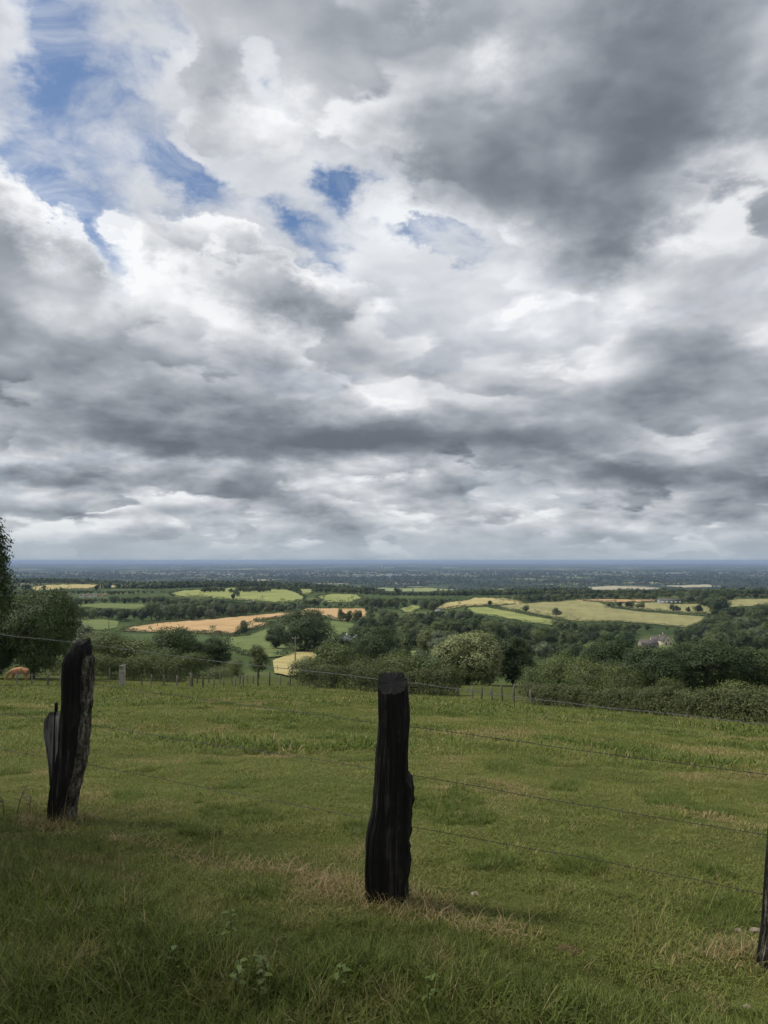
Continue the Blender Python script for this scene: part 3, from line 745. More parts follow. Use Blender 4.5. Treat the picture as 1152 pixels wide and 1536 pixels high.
# hedgerows across the fields
def hedgerow(name, pts, h, w, nper, leaf, label, lm, cat='hedge', rag=.25, stems=False):
    W3 = [hit(*p)[0] if len(p) == 2 else at(p[0], p[2]) for p in pts]
    W3 = np.array(W3); sg = np.linalg.norm(np.diff(W3[:, :2], axis=0), axis=1); cum = np.concatenate([[0], np.cumsum(sg)])
    n = int(cum[-1] * nper); t = rng.uniform(0, cum[-1], n)
    X = np.interp(t, cum, W3[:, 0]); Y = np.interp(t, cum, W3[:, 1])
    dx_ = np.interp(t, cum, np.gradient(W3[:, 0], cum)); dy_ = np.interp(t, cum, np.gradient(W3[:, 1], cum))
    l = np.hypot(dx_, dy_) + 1e-9; nx, ny = -dy_ / l, dx_ / l
    hh = h * (.78 + .55 * fbm(t / (h * 1.3), t * 0 + 3.3, 3, 17)) * (1 + rag * (fbm(t / (h * .3), t * 0 + 8.1, 2, 4) - .5))
    a = rng.uniform(-.1, math.pi + .1, n); rad = np.where(rng.random(n) < .8, rng.uniform(.8, 1.05, n), rng.uniform(.3, .8, n))
    off = np.cos(a) * rad * w * .5; zz = np.maximum(.02, np.sign(np.sin(a)) * np.abs(np.sin(a)) ** .55 * rad) * hh
    zz = np.where(rng.random(n) < .35, rng.uniform(0, 1, n) * hh, zz)
    C = np.stack([X + nx * off, Y + ny * off, zz], 1); C[:, 2] += ground(C[:, 0], C[:, 1])
    C += rng.normal(size=C.shape) * leaf * .7
    gap_ = fbm(t / (h * .28), (C[:, 2] - ground(C[:, 0], C[:, 1])) / (h * .3) + off * .5, 2, 61) > .40     # sprays with dark hollows between
    C, a, nx, ny = C[gap_], a[gap_], nx[gap_], ny[gap_]; n = len(C)
    N = np.stack([nx * np.cos(a), ny * np.cos(a), np.abs(np.sin(a)) * .9 + .2], 1) + rng.normal(size=(n, 3)) * .5
    o0 = np.array([W3[:, 0].mean(), W3[:, 1].mean(), W3[:, 2].min()])
    e = empty(name, o0); f = obj('foliage', leaf_cloud('foliage', C - o0, N, leaf), lm, e)
    if stems:
        b = MB()
        for s_ in np.arange(.2, cum[-1], .28):
            s2 = s_ + rng.normal() * .1
            x = np.interp(s2, cum, W3[:, 0]) + rng.normal() * w * .18; y = np.interp(s2, cum, W3[:, 1]) + rng.normal() * w * .18
            z = float(ground(x, y)); hq = h * rng.uniform(.75, 1.25)
            p0 = np.array([x, y, z - .05]); e1 = p0 + np.array([rng.normal() * .25, rng.normal() * .25, hq])
            b.tube(np.array([p0, (p0 + e1) / 2 + rng.normal(size=3) * .06, e1]) - o0, [.022, .016, .007], 4, False)
        b.build('stems', M['bark'], e)['kind'] = 'stuff'
    tag(e, label, cat); return e
hedgerow('hedgerow', [(292, 951), (320, 952.5), (338, 954), (352, 955), (366, 950), (386, 943), (412, 936.5)], 2.6, 2.6, 22, .7, 'dark hedge curling along the lower edge of the wheat field', M['leaf_far'])
hedgerow('hedgerow', [(383, 931.5), (405, 929), (428, 926), (447, 924)], 2.0, 2.2, 16, .7, 'low dark hedge along the notch cut into the wheat field', M['leaf_far'])
hedgerow('hedgerow', [(470, 923.5), (486, 927), (500, 931), (515, 933)], 1.8, 2.0, 16, .7, 'short hedge below the right end of the wheat field', M['leaf_far'])
hedgerow('hedgerow', [(728, 910), (745, 912), (770, 917), (800, 924), (830, 929), (850, 932)], 3.0, 3.0, 16, .9, 'dark hedge running down between the two right-hand fields', M['leaf_far'])
hedgerow('hedgerow', [(905, 911.5), (930, 914.5), (975, 917), (1020, 920.5), (1064, 924)], 2.4, 2.6, 16, .9, 'long straight hedge across the pale right-hand field', M['leaf_far'])
hedgerow('hedgerow', [(742, 899.5), (780, 903), (860, 899.3), (905, 898), (985, 899)], 2.6, 3.0, 12, 1.0, 'thin hedge along the crest behind the pale fields', M['leaf_far'])
hedgerow('hedgerow', [(60, 878.2), (110, 876.5), (160, 877.2), (192, 879.5)], 4.5, 4.0, 10, 1.6, 'dark hedge along the crest of the far left yellow field', M['leaf_far'])

RIMLAB = {}
for nm, mt_, W3 in RIM:
    rmin = np.linalg.norm(W3[:, :2], axis=1).min()
    if rmin > 2200 or nm in ('farm_meadow', 'hay_field', 'valley_meadow', 'dull_meadow') or len(W3) < 8: continue
    n_ = len(W3); C = []; N = []
    seg_ = np.linalg.norm(np.roll(W3, -1, 0)[:, :2] - W3[:, :2], axis=1); cum = np.concatenate([[0], np.cumsum(seg_)]); L_ = np.vstack([W3, W3[:1]])
    sc = 1.0 if rmin < 900 else 1.35
    t = rng.uniform(0, cum[-1], int(cum[-1] * (14 if rmin < 900 else 8)))
    keep_ = fbm(t / 30.0, t * 0 + rmin, 3, 5) > .36; t = t[keep_]
    hh = (.7 + 2.6 * fbm(t / 9.0, t * 0 + 2 * rmin, 3, 6)) * sc * np.where(fbm(t / 16.0, t * 0 + rmin, 2, 15) > .66, 2.6, 1.0)
    x = np.interp(t, cum, L_[:, 0]) + rng.normal(size=len(t)) * .9 * sc; y = np.interp(t, cum, L_[:, 1]) + rng.normal(size=len(t)) * .9 * sc
    z = ground(x, y) + hh * np.sqrt(rng.random(len(t)))
    C = np.stack([x, y, z], 1); N = rng.normal(size=C.shape) * .6 + np.array([0, -.3, .8])
    o0 = np.array([C[:, 0].mean(), C[:, 1].mean(), C[:, 2].min()]); e = empty('field_hedge', o0)
    obj('foliage', leaf_cloud('foliage', C - o0, N, .75 * sc), M['leaf_far'], e)
    px_ = project(W3)[0].mean(); k_ = (nm.replace('_', ' '), int(px_ // 40))
    side = 'left' if px_ < 384 else 'middle' if px_ < 768 else 'right'
    RIMLAB[(nm, side)] = RIMLAB.get((nm, side), 0) + 1; q_ = RIMLAB[(nm, side)]
    tag(e, 'ragged dark hedge around the %s%s in the %s of the view' % ({1: '', 2: 'second ', 3: 'third ', 4: 'fourth '}[q_], nm.replace('_', ' '), side), 'hedge', 'hedges around the fields')

# ------------------------------------------------------------------ far woods on the plain
FP = []
for k in range(3):
    C, N = crown_points(11, 12, 0.2, 150, 7, clump=6)
    me = leaf_cloud('far_crown', C, N, 2.6, .9); me.materials.append(M['leaf_far']); FP.append(me)
nf_ = 30000
fa = rng.uniform(R(-31), R(31), nf_); fr = np.exp(rng.uniform(math.log(1500), math.log(11000), nf_))
X, Y = fr * np.sin(fa), fr * np.cos(fa)
wood_d = fbm(X / 420, Y / 420, 3, 21); line = np.abs(fbm(X / 260, Y / 260, 2, 33) - .5)
keep = (wood_d > .53) | (line < .018) | (rng.random(nf_) < .05)
Z = ground(X, Y); fpx, fpy = project(np.stack([X, Y, Z], 1)); tpx, tpy = project(np.stack([X, Y, Z + 11], 1))
for poly, d0 in OPEN:
    keep &= ~(inpoly(fpx, fpy, poly) | (inpoly(tpx, tpy, poly) & (fr < d0 * 1.02)))
X, Y, Z, fr = X[keep], Y[keep], Z[keep], fr[keep]
fs = rng.uniform(.6, 1.25, len(X)) * np.where(fr > 5000, 1.5, 1.0)
fw = instancer('far_woodland', np.stack([X, Y, Z - .3], 1), rng.uniform(0, 6.28, len(X)), np.stack([fs * np.where(fr > 4000, 1.6, 1.1), fs, fs], 1), rng.integers(0, 3, len(X)), FP)
tag(fw, 'far blue-green woods and hedgerows spread over the plain', 'woodland', kind='stuff')
if DEBUG: print('FARWOOD', len(X))

# ------------------------------------------------------------------ near trees and hedge along the foot of the pasture
def near_proto(H, W, base, nleaf, leaf, lobes, **kw):
    a, b = tree_proto(H, W, base, nleaf, leaf, lobes, **kw); return (a, b, H, W)
CHEST = near_proto(8.2, 10.4, 0.25, 26000, .30, 16, limbs=9, ragged=.085, clump=30)
LTREE = near_proto(10.0, 11.0, .9, 26000, .26, 24, limbs=9, ragged=.10)
DARK1 = near_proto(8.0, 6.0, .2, 14000, .26, 16, limbs=6)
DARK2 = near_proto(7.0, 9.0, .2, 18000, .24, 20, limbs=6, ragged=.10)
TALL = near_proto(13.0, 7.0, .6, 14000, .24, 20, limbs=8, taper=.5)
SHR = [near_proto(3.2, 4.2, .05, 5200, .13, 12, limbs=10, ragged=.16), near_proto(3.6, 3.4, .05, 5000, .13, 11, limbs=10, ragged=.17), near_proto(2.4, 4.6, .03, 5200, .12, 13, limbs=10, ragged=.16)]
SAP = near_proto(5.0, 3.2, .4, 4200, .17, 10, limbs=6, taper=.35, ragged=.14)
def near(name, pr, px, D, top, wpx, lm, label, cat='tree', group=None):
    p = at(px, D); dist = np.linalg.norm(p[:2]); bx, by = project(p[None])
    sh = (by[0] - top) / F * dist / pr[2] * 1.03; sw = wpx / F * dist / pr[3] / math.cos(math.atan((px - CX) / F))
    e = place_tree(name, pr, lm, (p[0], p[1], p[2] - .08), rng.uniform(0, 6.28), sw, label, cat, group, sz=sh)
    return e
near('chestnut_tree', CHEST, 700, 112, 950, 112, M['leaf_chestnut'], 'broad pale-topped chestnut tree behind the lower pasture fence', 'tree')
near('dark_tree', DARK1, 768, 118, 958, 60, M['leaf_dark'], 'dark tree touching the right side of the broad chestnut')
near('broadleaf_tree', LTREE, 54, 96, 899, 98, M['leaf_left'], 'large round tree over the brown cow at the left')
near('tall_tree', TALL, -30, 62, 783, 78, M['leaf_dark'], 'tall dark tree cut by the left edge, rising above the horizon')
near('shrub', DARK2, -6, 97, 945, 46, M['leaf_dark'], 'dark bushy growth at the left edge below the tall tree', 'shrub')
near('broadleaf_tree', PROTO[3] + (15, 10), 126, 150, 938, 40, M['leaf'], 'tree peeking out right of the large round left tree')
near('shrub', SHR[0], 165, 118, 952, 84, M['leaf_olive'], 'pale olive shrub above the granite post', 'shrub')
near('shrub', SHR[1], 207, 116, 962, 72, M['leaf_olive'], 'rounded shrub right of the granite post', 'shrub')
near('broadleaf_tree', DARK2, 258, 128, 949, 78, M['leaf_dark'], 'dark bushy tree behind the stakes at the left fence end')
near('broadleaf_tree', DARK1, 318, 130, 961, 56, M['leaf_dark'], 'dark rounded tree at the right end of the left thicket')
near('sapling', SAP, 390, 118, 960, 34, M['leaf'], 'young tree standing in the gap by the yellow hay field')
near('shrub', SHR[1], 355, 112, 990, 30, M['leaf_dark'], 'small dark bush left of the young tree in the gap', 'shrub')
near('shrub', SHR[2], 140, 110, 985, 60, M['leaf_olive'], 'low shrub left of the granite post', 'shrub')
near('shrub', SHR[0], 232, 108, 975, 66, M['leaf'], 'dense shrub between the granite post and the dark bushy tree', 'shrub')
near('shrub', SHR[1], 292, 110, 980, 60, M['leaf'], 'dense shrub in front of the two dark trees on the left', 'shrub')
near('shrub', SHR[2], 330, 106, 1000, 40, M['leaf_dark'], 'low dark shrub at the right end of the left thicket', 'shrub')
THK = [(468, 96, 985, 62, 0, 'leftmost shrub of the thicket behind the centre post'), (505, 92, 965, 78, 1, 'tallest shrub left of the centre post top'), (548, 90, 985, 70, 2, 'low shrub just left of the centre post top'),
       (596, 88, 982, 76, 0, 'shrub directly behind the centre post top'), (640, 86, 984, 74, 1, 'shrub between the centre post and the chestnut'), (672, 84, 1000, 46, 2, 'low shrub at the left foot of the chestnut')]
for px, D, top, w_, k, lab in THK: near('shrub', SHR[k], px, D, top, w_, M['leaf_olive'] if k != 1 else M['leaf'], lab, 'shrub')
near('broadleaf_tree', DARK2, 566, 210, 944, 84, M['leaf_dark'], 'dark tree crown rising behind the thicket at the centre post')
near('broadleaf_tree', DARK2, 460, 330, 919, 92, M['leaf_dark'], 'big dark tree mound beside the pole below the wheat field')
near('broadleaf_tree', DARK1, 415, 340, 939, 32, M['leaf'], 'small grey-green tree left of the big tree mound')
near('broadleaf_tree', PROTO[4] + (12, 13), 505, 180, 956, 60, M['leaf'], 'rounded tree behind the tallest thicket shrub')
RGT = [(806, 78, 1000, 60, 1, 'upright bush at the left end of the right hedge'), (836, 74, 985, 74, 0, 'tall shrub right of the chestnut and dark tree'), (880, 70, 992, 70, 0, 'second shrub over the right hedge'),
       (922, 66, 1004, 66, 2, 'third shrub over the right hedge, low and pale')]
for px, D, top, w_, k, lab in RGT: near('shrub', SHR[k], px, D, top, w_, M['leaf_olive'], lab, 'shrub')
near('dark_tree', DARK2, 982, 84, 981, 96, M['leaf_dark'], 'dark tree left of the largest dark tree over the right hedge')
LTREE2 = (LTREE[0].copy(),) + LTREE[1:]; LTREE2[0].materials.clear()
near('dark_tree', LTREE2, 1055, 88, 968, 104, M['leaf_dark'], 'largest dark round tree over the right hedge')
near('dark_tree', DARK2, 1135, 92, 985, 84, M['leaf_dark'], 'dark tree over the right hedge at the right edge')
near('shrub', SHR[1], 1000, 62, 1020, 40, M['leaf_olive'], 'pale elder-like shrub sprouting from the right hedge', 'shrub')
near('dark_tree', DARK2, 912, 135, 965, 84, M['leaf'], 'wide tree behind the shrubs left of the dark trees')
near('shrub', SHR[2], 1100, 58, 1028, 80, M['leaf_olive'], 'low shrub in front of the largest dark tree', 'shrub')
hedgerow('hedge', [(786, 0, 55), (830, 0, 51.5), (880, 0, 49), (950, 0, 46), (1020, 0, 43), (1090, 0, 40.5), (1152, 0, 38.5), (1230, 0, 36.5)], 1.3, 1.5, 2600, .10, 'clipped hedge with pale stems along the right foot of the pasture', M['leaf_hedge'], stems=True)
hedgerow('hedge', [(128, 0, 99), (160, 0, 98), (200, 0, 97), (240, 0, 95), (286, 0, 92)], 2.6, 2.2, 1300, .17, 'low hedge behind the granite post at the left', M['leaf_olive'], stems=True)
hedgerow('hedge', [(48, 0, 112), (80, 0, 111), (112, 0, 110)], 2.4, 2.0, 900, .18, 'short hedge behind the large left tree', M['leaf_olive'])
hedgerow('hedge', [(444, 0, 72), (500, 0, 68), (560, 0, 66), (620, 0, 64), (682, 0, 62)], 2.0, 2.0, 1700, .13, 'rough hedge behind the centre post along the pasture foot', M['leaf_hedge'], stems=True)

# unseen trees added left of and behind the camera to shade verge and posts
SHADE_TREE = near_proto(14.0, 8.0, 2.6, 2600, .36, 14, limbs=8)
for x, y, s, lab in ((-9.6, 3.9, 1.0, 'tall unseen tree left of the camera, added for shade'), (-6.8, -1.6, .9, 'unseen tree behind the camera to the left, added for shade'), (-1.5, -6.5, .95, 'unseen tree straight behind the camera, added for shade'), (5.5, -6.0, .9, 'unseen tree behind the camera to the right, added for shade')):
    place_tree('shade_tree', SHADE_TREE, M['leaf_dark'], (x, y, float(ground(x, y)) - .1), rng.uniform(0, 6), s, lab, 'tree')

# ------------------------------------------------------------------ foreground posts
def darkwood_f(q):
    p = opos(q); s = q.v('MULTIPLY', p, (38, 38, 1.6)); n = q.noise(s, 1.0, 6, .62); b = q.noise(p, 7.0, 4, .6)
    c = ramp3(q, q.m('ADD', q.m('MULTIPLY', n, .75), q.m('MULTIPLY', b, .3)), [(.40, (.005, .0046, .005)), (.56, (.013, .012, .011)), (.72, (.085, .076, .062))])
    return bsdf(q, c, .72, .22, n, .9, .006)
def cut_f(q):
    p = opos(q); n = q.noise(p, 26.0, 5, .65)
    return bsdf(q, ramp3(q, n, [(.35, (.004, .004, .0045)), (.7, (.012, .0115, .012))]), .75, .2, n, .5, .004)
def bark_post_f(q):
    p = opos(q); w_ = q.v('ADD', q.v('MULTIPLY', p, (1, 1, .22)), q.v('SCALE', q.noise(p, 26, 4, .65, col=True), scale=.05))
    h = q.noise(w_, 42.0, 7, .68); n = q.noise(p, 9, 4, .6)
    return bsdf(q, ramp3(q, q.m('ADD', q.m('MULTIPLY', h, .8), q.m('MULTIPLY', n, .25)), [(.42, (.010, .009, .008)), (.54, (.085, .077, .062)), (.68, (.34, .315, .265))]), .9, .08, h, 1.0, .014)
M['darkwood'] = mat('blackened_wood', darkwood_f); M['cut'] = mat('blackened_sawn_end', cut_f); M['postbark'] = mat('post_bark', bark_post_f)

def on_plane(px, py, Y, X0=0.0, skew=0.0):
    """point on the upright plane y = Y + skew*(x - X0) seen at a pixel"""
    q = ray(px, py); t = (Y - skew * X0) / (q[1] - skew * q[0]); return np.array([0, 0, EYE]) + t * q

def post(name, rows, Y, slope, label, depth=.85, seed=1, flat=0.0):
    """rows: (row, left px, right px) from top to foot; slope: (dz/dx, dz/dy) of the sawn top"""
    rows = sorted(rows); K = 168; T = 90
    py = np.array([r[0] for r in rows], float)
    L_ = np.array([on_plane(r[1], r[0], Y) for r in rows]); R_ = np.array([on_plane(r[2], r[0], Y) for r in rows])
    cz = (L_[:, 2] + R_[:, 2]) / 2; cx_ = (L_[:, 0] + R_[:, 0]) / 2; hw = (R_[:, 0] - L_[:, 0]) / 2
    o = np.argsort(cz); cz, cx_, hw = cz[o], cx_[o], hw[o]
    zb, zt = cz[0] - .18, cz[-1]
    th = np.linspace(0, 2 * math.pi, K, endpoint=False)
    tt = np.linspace(0, 1, T); Z0 = zb + tt * (zt - zb)
    C = np.interp(Z0, cz, cx_); H = np.interp(Z0, cz, hw)
    rs = np.random.default_rng(seed)
    # lengthwise grooves that wander a little, and lumps
    gth, gz = np.meshgrid(th, Z0); cyc = np.cos(gth), np.sin(gth)
    gr_ = fbm(cyc[0] * 5 + 20 + gz * .5, cyc[1] * 5 + 20 + gz * .3, 3, seed) - .5
    gr2 = fbm(cyc[0] * 2 + 9 + gz * 2.2, cyc[1] * 2 + 9 + gz * 5.5, 4, seed + 5) - .5
    ridge = np.abs(fbm(cyc[0] * 9 + 40 + gz * .4, cyc[1] * 9 + 40 + gz * .25, 3, seed + 9) - .5)
    spl = fbm(cyc[0] * 17 + 60 + gz * .22, cyc[1] * 17 + 60 + gz * .15, 2, seed + 21) - .5
    rad = 1 + gr_ * .18 + gr2 * .14 + spl * .12 - np.clip(.07 - ridge, 0, 1) * 1.5      # checks and splits along the grain
    sx = np.sign(cyc[0]) * np.abs(cyc[0]) ** (1 - flat * .35); sy = np.sign(cyc[1]) * np.abs(cyc[1]) ** (1 - flat * .35)
    X = C[:, None] + H[:, None] * rad * sx; Yy = Y + H[:, None] * depth * rad * sy
    # each line of the surface stops at the sloping sawn top
    ztop = zt + slope[0] * (X[-1] - X[-1].max() if slope[0] > 0 else X[-1] - X[-1].min()) + slope[1] * (Yy[-1] - Yy[-1].max())
    ztop = ztop + (fbm(np.cos(th) * 3 + 7, np.sin(th) * 3 + 7, 3, seed + 2) - .5) * .022
    Zz = zb + tt[:, None] * (ztop - zb)[None]
    base = np.array([C[0], Y, float(ground(C[0], Y))])
    V = np.stack([X, Yy, Zz], -1).reshape(-1, 3) - base
    I, J = np.meshgrid(np.arange(T - 1), np.arange(K), indexing='ij'); J2 = (J + 1) % K
    F4 = np.stack([I * K + J, I * K + J2, (I + 1) * K + J2, (I + 1) * K + J], -1).reshape(-1, 4)
    e = empty(name, base); obj('shaft', mesh_from('shaft', V, F4), M['darkwood'], e)
    ring = V[-K:]; inn = ring.mean(0) + (ring - ring.mean(0)) * .55; inn[:, 2] += rs.normal(size=K) * .002
    ring = ring + (ring - ring.mean(0)) * .004 + np.array([0, 0, .002])
    VV = np.vstack([ring, inn, inn.mean(0)[None]]); j = np.arange(K); j2 = (j + 1) % K
    obj('sawn_top', mesh_from('sawn_top', VV, [np.stack([j, j2, K + j2, K + j], -1), np.stack([K + j, K + j2, np.full(K, 2 * K)], -1)]), M['cut'], e)
    tag(e, label, 'fence post')
    return e, (th, tt, X, Yy, Zz, base)

def bark_strip(e, geo, a0, a1, t0, t1, thick, seed, mt, name='bark'):
    """a rough shell of bark over part of the shaft"""
    th, tt, X, Yy, Zz, base = geo; T, K = X.shape
    ang = (th + math.pi) % (2 * math.pi) - math.pi
    i = np.where((tt >= t0) & (tt <= t1))[0]; na, nt_ = 30, 70
    AA_ = np.linspace(a0, a1, na); TT_ = np.linspace(t0, t1, nt_)
    o = np.argsort(ang)
    def samp(A, t, a):
        f = t * (T - 1); k = min(int(f), T - 2); u = f - k
        return np.interp(a, ang[o], A[k][o]) * (1 - u) + np.interp(a, ang[o], A[k + 1][o]) * u
    cx_ = X.mean(1); V = []; rs = np.random.default_rng(seed)
    for t in TT_:
        edge0 = a0 + .18 * (vnoise(np.array([t * 9.0]), np.array([seed * 3.1]), seed)[0] - .3); edge1 = a1 - .2 * vnoise(np.array([t * 7.0]), np.array([seed * 1.7]), seed + 2)[0]
        a = edge0 + (AA_ - a0) / (a1 - a0) * (edge1 - edge0)
        x = samp(X, t, a); y = samp(Yy, t, a); z = samp(Zz, t, a); c = np.interp(t, tt, cx_); Y0 = Yy.mean()
        n = np.stack([x - c, y - Y0], 1); n /= np.linalg.norm(n, axis=1)[:, None] + 1e-9
        lump = .35 + .9 * fbm(a * 6 + seed, np.full(na, t * 26.0), 3, seed)
        env = np.clip(np.minimum(np.arange(na), na - 1 - np.arange(na)) / 2.0, 0, 1) * min(1, (t - t0) / .03, (t1 - t) / .03)
        off = thick * lump * env - .003 * (1 - env)
        V.append(np.stack([x + n[:, 0] * off, y + n[:, 1] * off, z], 1))
    V = np.concatenate(V) - base
    I, J = np.meshgrid(np.arange(nt_ - 1), np.arange(na - 1), indexing='ij')
    F4 = np.stack([I * na + J, I * na + J + 1, (I + 1) * na + J + 1, (I + 1) * na + J], -1).reshape(-1, 4)
    return obj(name, mesh_from(name, V, F4, True), mt, e)

YC = hit(576, 1357)[0][1] + .05
cpost, cgeo = post('fence_post', [(1010, 568, 610), (1060, 568.5, 615), (1080, 568.5, 614), (1118, 565, 612), (1140, 563, 612), (1160, 562.5, 612), (1200, 559, 611), (1220, 555, 609.5), (1235, 551, 609), (1255, 549, 608), (1300, 548, 605), (1350, 550, 603), (1375, 551, 603)],
                   YC, (0.0, .85), 'thick black weathered wooden fence post at the centre of the picture', .8, 3, .5)
bark_strip(cpost, cgeo, -.75, .75, .16, .665, .030, 4, M['darkwood'])
YL = hit(92, 1234)[0][1] + .05
lpost, lgeo = post('fence_post', [(956, 112, 134), (970, 101, 136), (985, 95, 136), (1000, 94.5, 135.5), (1050, 94, 134.5), (1085, 91, 131.5), (1120, 88.5, 129), (1150, 82, 124), (1180, 76, 116), (1210, 73, 110), (1235, 74, 108)],
                   YL, (.25, .35), 'leaning black fence post with grey bark on its right side', .85, 8, .5)
bark_strip(lpost, lgeo, -1.02, .55, .12, .93, .022, 6, M['postbark'])
YR = hit(1150, 1455)[0][1] + .03
rpost, rgeo = post('fence_post', [(1180, 1159, 1194), (1283, 1150, 1186), (1385, 1144, 1181), (1430, 1138, 1177), (1462, 1138, 1176)],
                   YR, (.1, .4), 'fence post cut off by the right edge of the picture', .85, 12, .4)
bark_strip(rpost, rgeo, -3.1, -1.6, .05, .95, .014, 9, M['postbark'])

# grey slab leaning on the far side of the left post
def slab_f(q):
    p = opos(q); n = q.noise(q.v('MULTIPLY', p, (30, 30, 3)), 2.0, 6, .7)
    return bsdf(q, ramp3(q, n, [(.32, (.10, .095, .085)), (.5, (.27, .27, .26)), (.7, (.42, .42, .41))]), .85, .1, n, .7, .008)
M['slab'] = mat('weathered_grey_slab', slab_f)
YS = YL + .16
outl = [(1057, 80.5, 87), (1062, 79, 88), (1068, 75, 88.5), (1075, 69.5, 89), (1082, 66.5, 89.5), (1092, 65, 90), (1105, 65.5, 91), (1120, 68, 90), (1135, 70.5, 88), (1150, 72.5, 86), (1165, 73.5, 83), (1180, 74.5, 80)]
se = empty('leaning_slab', (on_plane(76, 1200, YS)[0], YS, float(ground(on_plane(76, 1200, YS)[0], YS))))
o0 = np.array(se.location); Vs = []; n7 = 9
for side in (0, 1):
    for (yy, a_, b_) in outl[2:]:
        for k in range(n7):
            u = k / (n7 - 1); p = on_plane(a_ + (b_ - a_) * u, yy, YS + .05 * math.sin(math.pi * u) ** 1 + side * .014 - .03 * u); Vs.append(p - o0)
m7 = len(outl) - 2; Fs = []
for i in range(m7 - 1):
    for k in range(n7 - 1):
        q0 = i * n7 + k; Fs += [(q0, q0 + 1, q0 + n7 + 1, q0 + n7), tuple(m7 * n7 + z for z in (q0, q0 + n7, q0 + n7 + 1, q0 + 1))]
    for k in (0, n7 - 1):
        q0 = i * n7 + k; Fs.append((q0, q0 + n7, m7 * n7 + q0 + n7, m7 * n7 + q0))
for k in range(n7 - 1):
    for i in (0, m7 - 1):
        q0 = i * n7 + k; Fs.append((q0, q0 + 1, m7 * n7 + q0 + 1, m7 * n7 + q0))
obj('slab', mesh_from('slab', np.array(Vs), np.array(Fs), True), M['slab'], se)
sb = MB(); tp, bt = on_plane(84.5, 1054, YS + .03) - o0, on_plane(79, 1205, YS + .03) - o0
sb.tube([bt - np.array([0, 0, .1]), bt, (bt + tp) / 2, tp - (tp - bt) * .04, tp], [.012, .012, .013, .013, .014], 8); sb.build('stake', M['darkwood'], se, True)
tag(se, 'curved grey slab on a thin stake behind the leaning left post', 'slab')

# ------------------------------------------------------------------ barbed wire
def wire_f(c):
    return lambda q: bsdf(q, q.mix(q.noise(opos(q), 9.0, 3, .6), tuple(x * .5 for x in c) + (1,), c + (1,)), .5, .4)
M['wire'] = mat('rusty_wire', wire_f((.085, .076, .066))); M['wire_pale'] = mat('galvanised_wire', wire_f((.22, .22, .215)))
XL, XC, XR = [float(g_[2].mean()) for g_ in (lgeo, cgeo, rgeo)]
BK = .085
def wire_point(px, py):
    # the upright planes through the backs of neighbouring posts
    y0, y1, x0, x1 = (YL + BK, YC + BK, XL, XC) if px < 590 else (YC + BK, YR + BK, XC, XR)
    sk = (y1 - y0) / (x1 - x0); return on_plane(px, py, y0, x0, sk)
STR = [([(-60, 945), (115, 964), (350, 995), (590, 1021.5), (780, 1046), (900, 1060), (1152, 1086), (1200, 1091)], 'wire_pale', 'topmost barbed strand, pale, running past all three posts'),
       ([(-60, 997), (115, 1022), (300, 1049), (590, 1087), (860, 1123), (1152, 1163), (1200, 1170)], 'wire', 'second barbed strand from the top of the near fence'),
       ([(-60, 1063), (115, 1085), (350, 1121), (590, 1158), (880, 1208), (1152, 1252), (1200, 1260)], 'wire', 'third barbed strand from the top of the near fence'),
       ([(-60, 1112), (115, 1144), (240, 1168), (590, 1236), (880, 1287), (1150, 1343), (1200, 1354)], 'wire', 'lowest barbed strand of the near fence')]
for pts, mt, lab in STR:
    xs = np.linspace(-60, 1200, 260); ys = np.interp(xs, [p[0] for p in pts], [p[1] for p in pts])
    ys = np.convolve(np.pad(ys, 12, mode='edge'), np.ones(25) / 25, 'valid')
    P = np.array([wire_point(a_, b_) for a_, b_ in zip(xs, ys)])
    P[:, 2] += (fbm(P[:, 0] * 3.0 + 7, P[:, 0] * 0 + len(lab), 2, 6) - .5) * .012
    o0 = P[len(P) // 2].copy(); e = empty('barbed_wire', o0); b = MB()
    s_ = np.cumsum(np.concatenate([[0], np.linalg.norm(np.diff(P, axis=0), axis=1)]))
    S = np.arange(0, s_[-1], .012); Q = np.stack([np.interp(S, s_, P[:, k]) for k in range(3)], 1) - o0
    for ph in (0, math.pi):
        tw = S / .05 * 2 * math.pi + ph; Q2 = Q.copy(); Q2[:, 1] += 0.0014 * np.cos(tw); Q2[:, 2] += .0014 * np.sin(tw)
        b.tube(Q2, .00095, 4, False)
    b.build('strand', M[mt], e)
    b = MB()
    for s0 in np.arange(.05, s_[-1], .11):
        c = np.array([np.interp(s0, s_, P[:, k]) for k in range(3)]) - o0
        a = rng.uniform(0, 6.28)
        for t in range(2):
            dd = np.array([rng.normal() * .25, math.cos(a + t * 1.6), math.sin(a + t * 1.6)]); dd /= np.linalg.norm(dd)
            b.tube([c - dd * .016, c + dd * .016], .0011, 3, False)
    b.build('barbs', M[mt], e)['kind'] = 'stuff'
    tag(e, lab, 'wire')

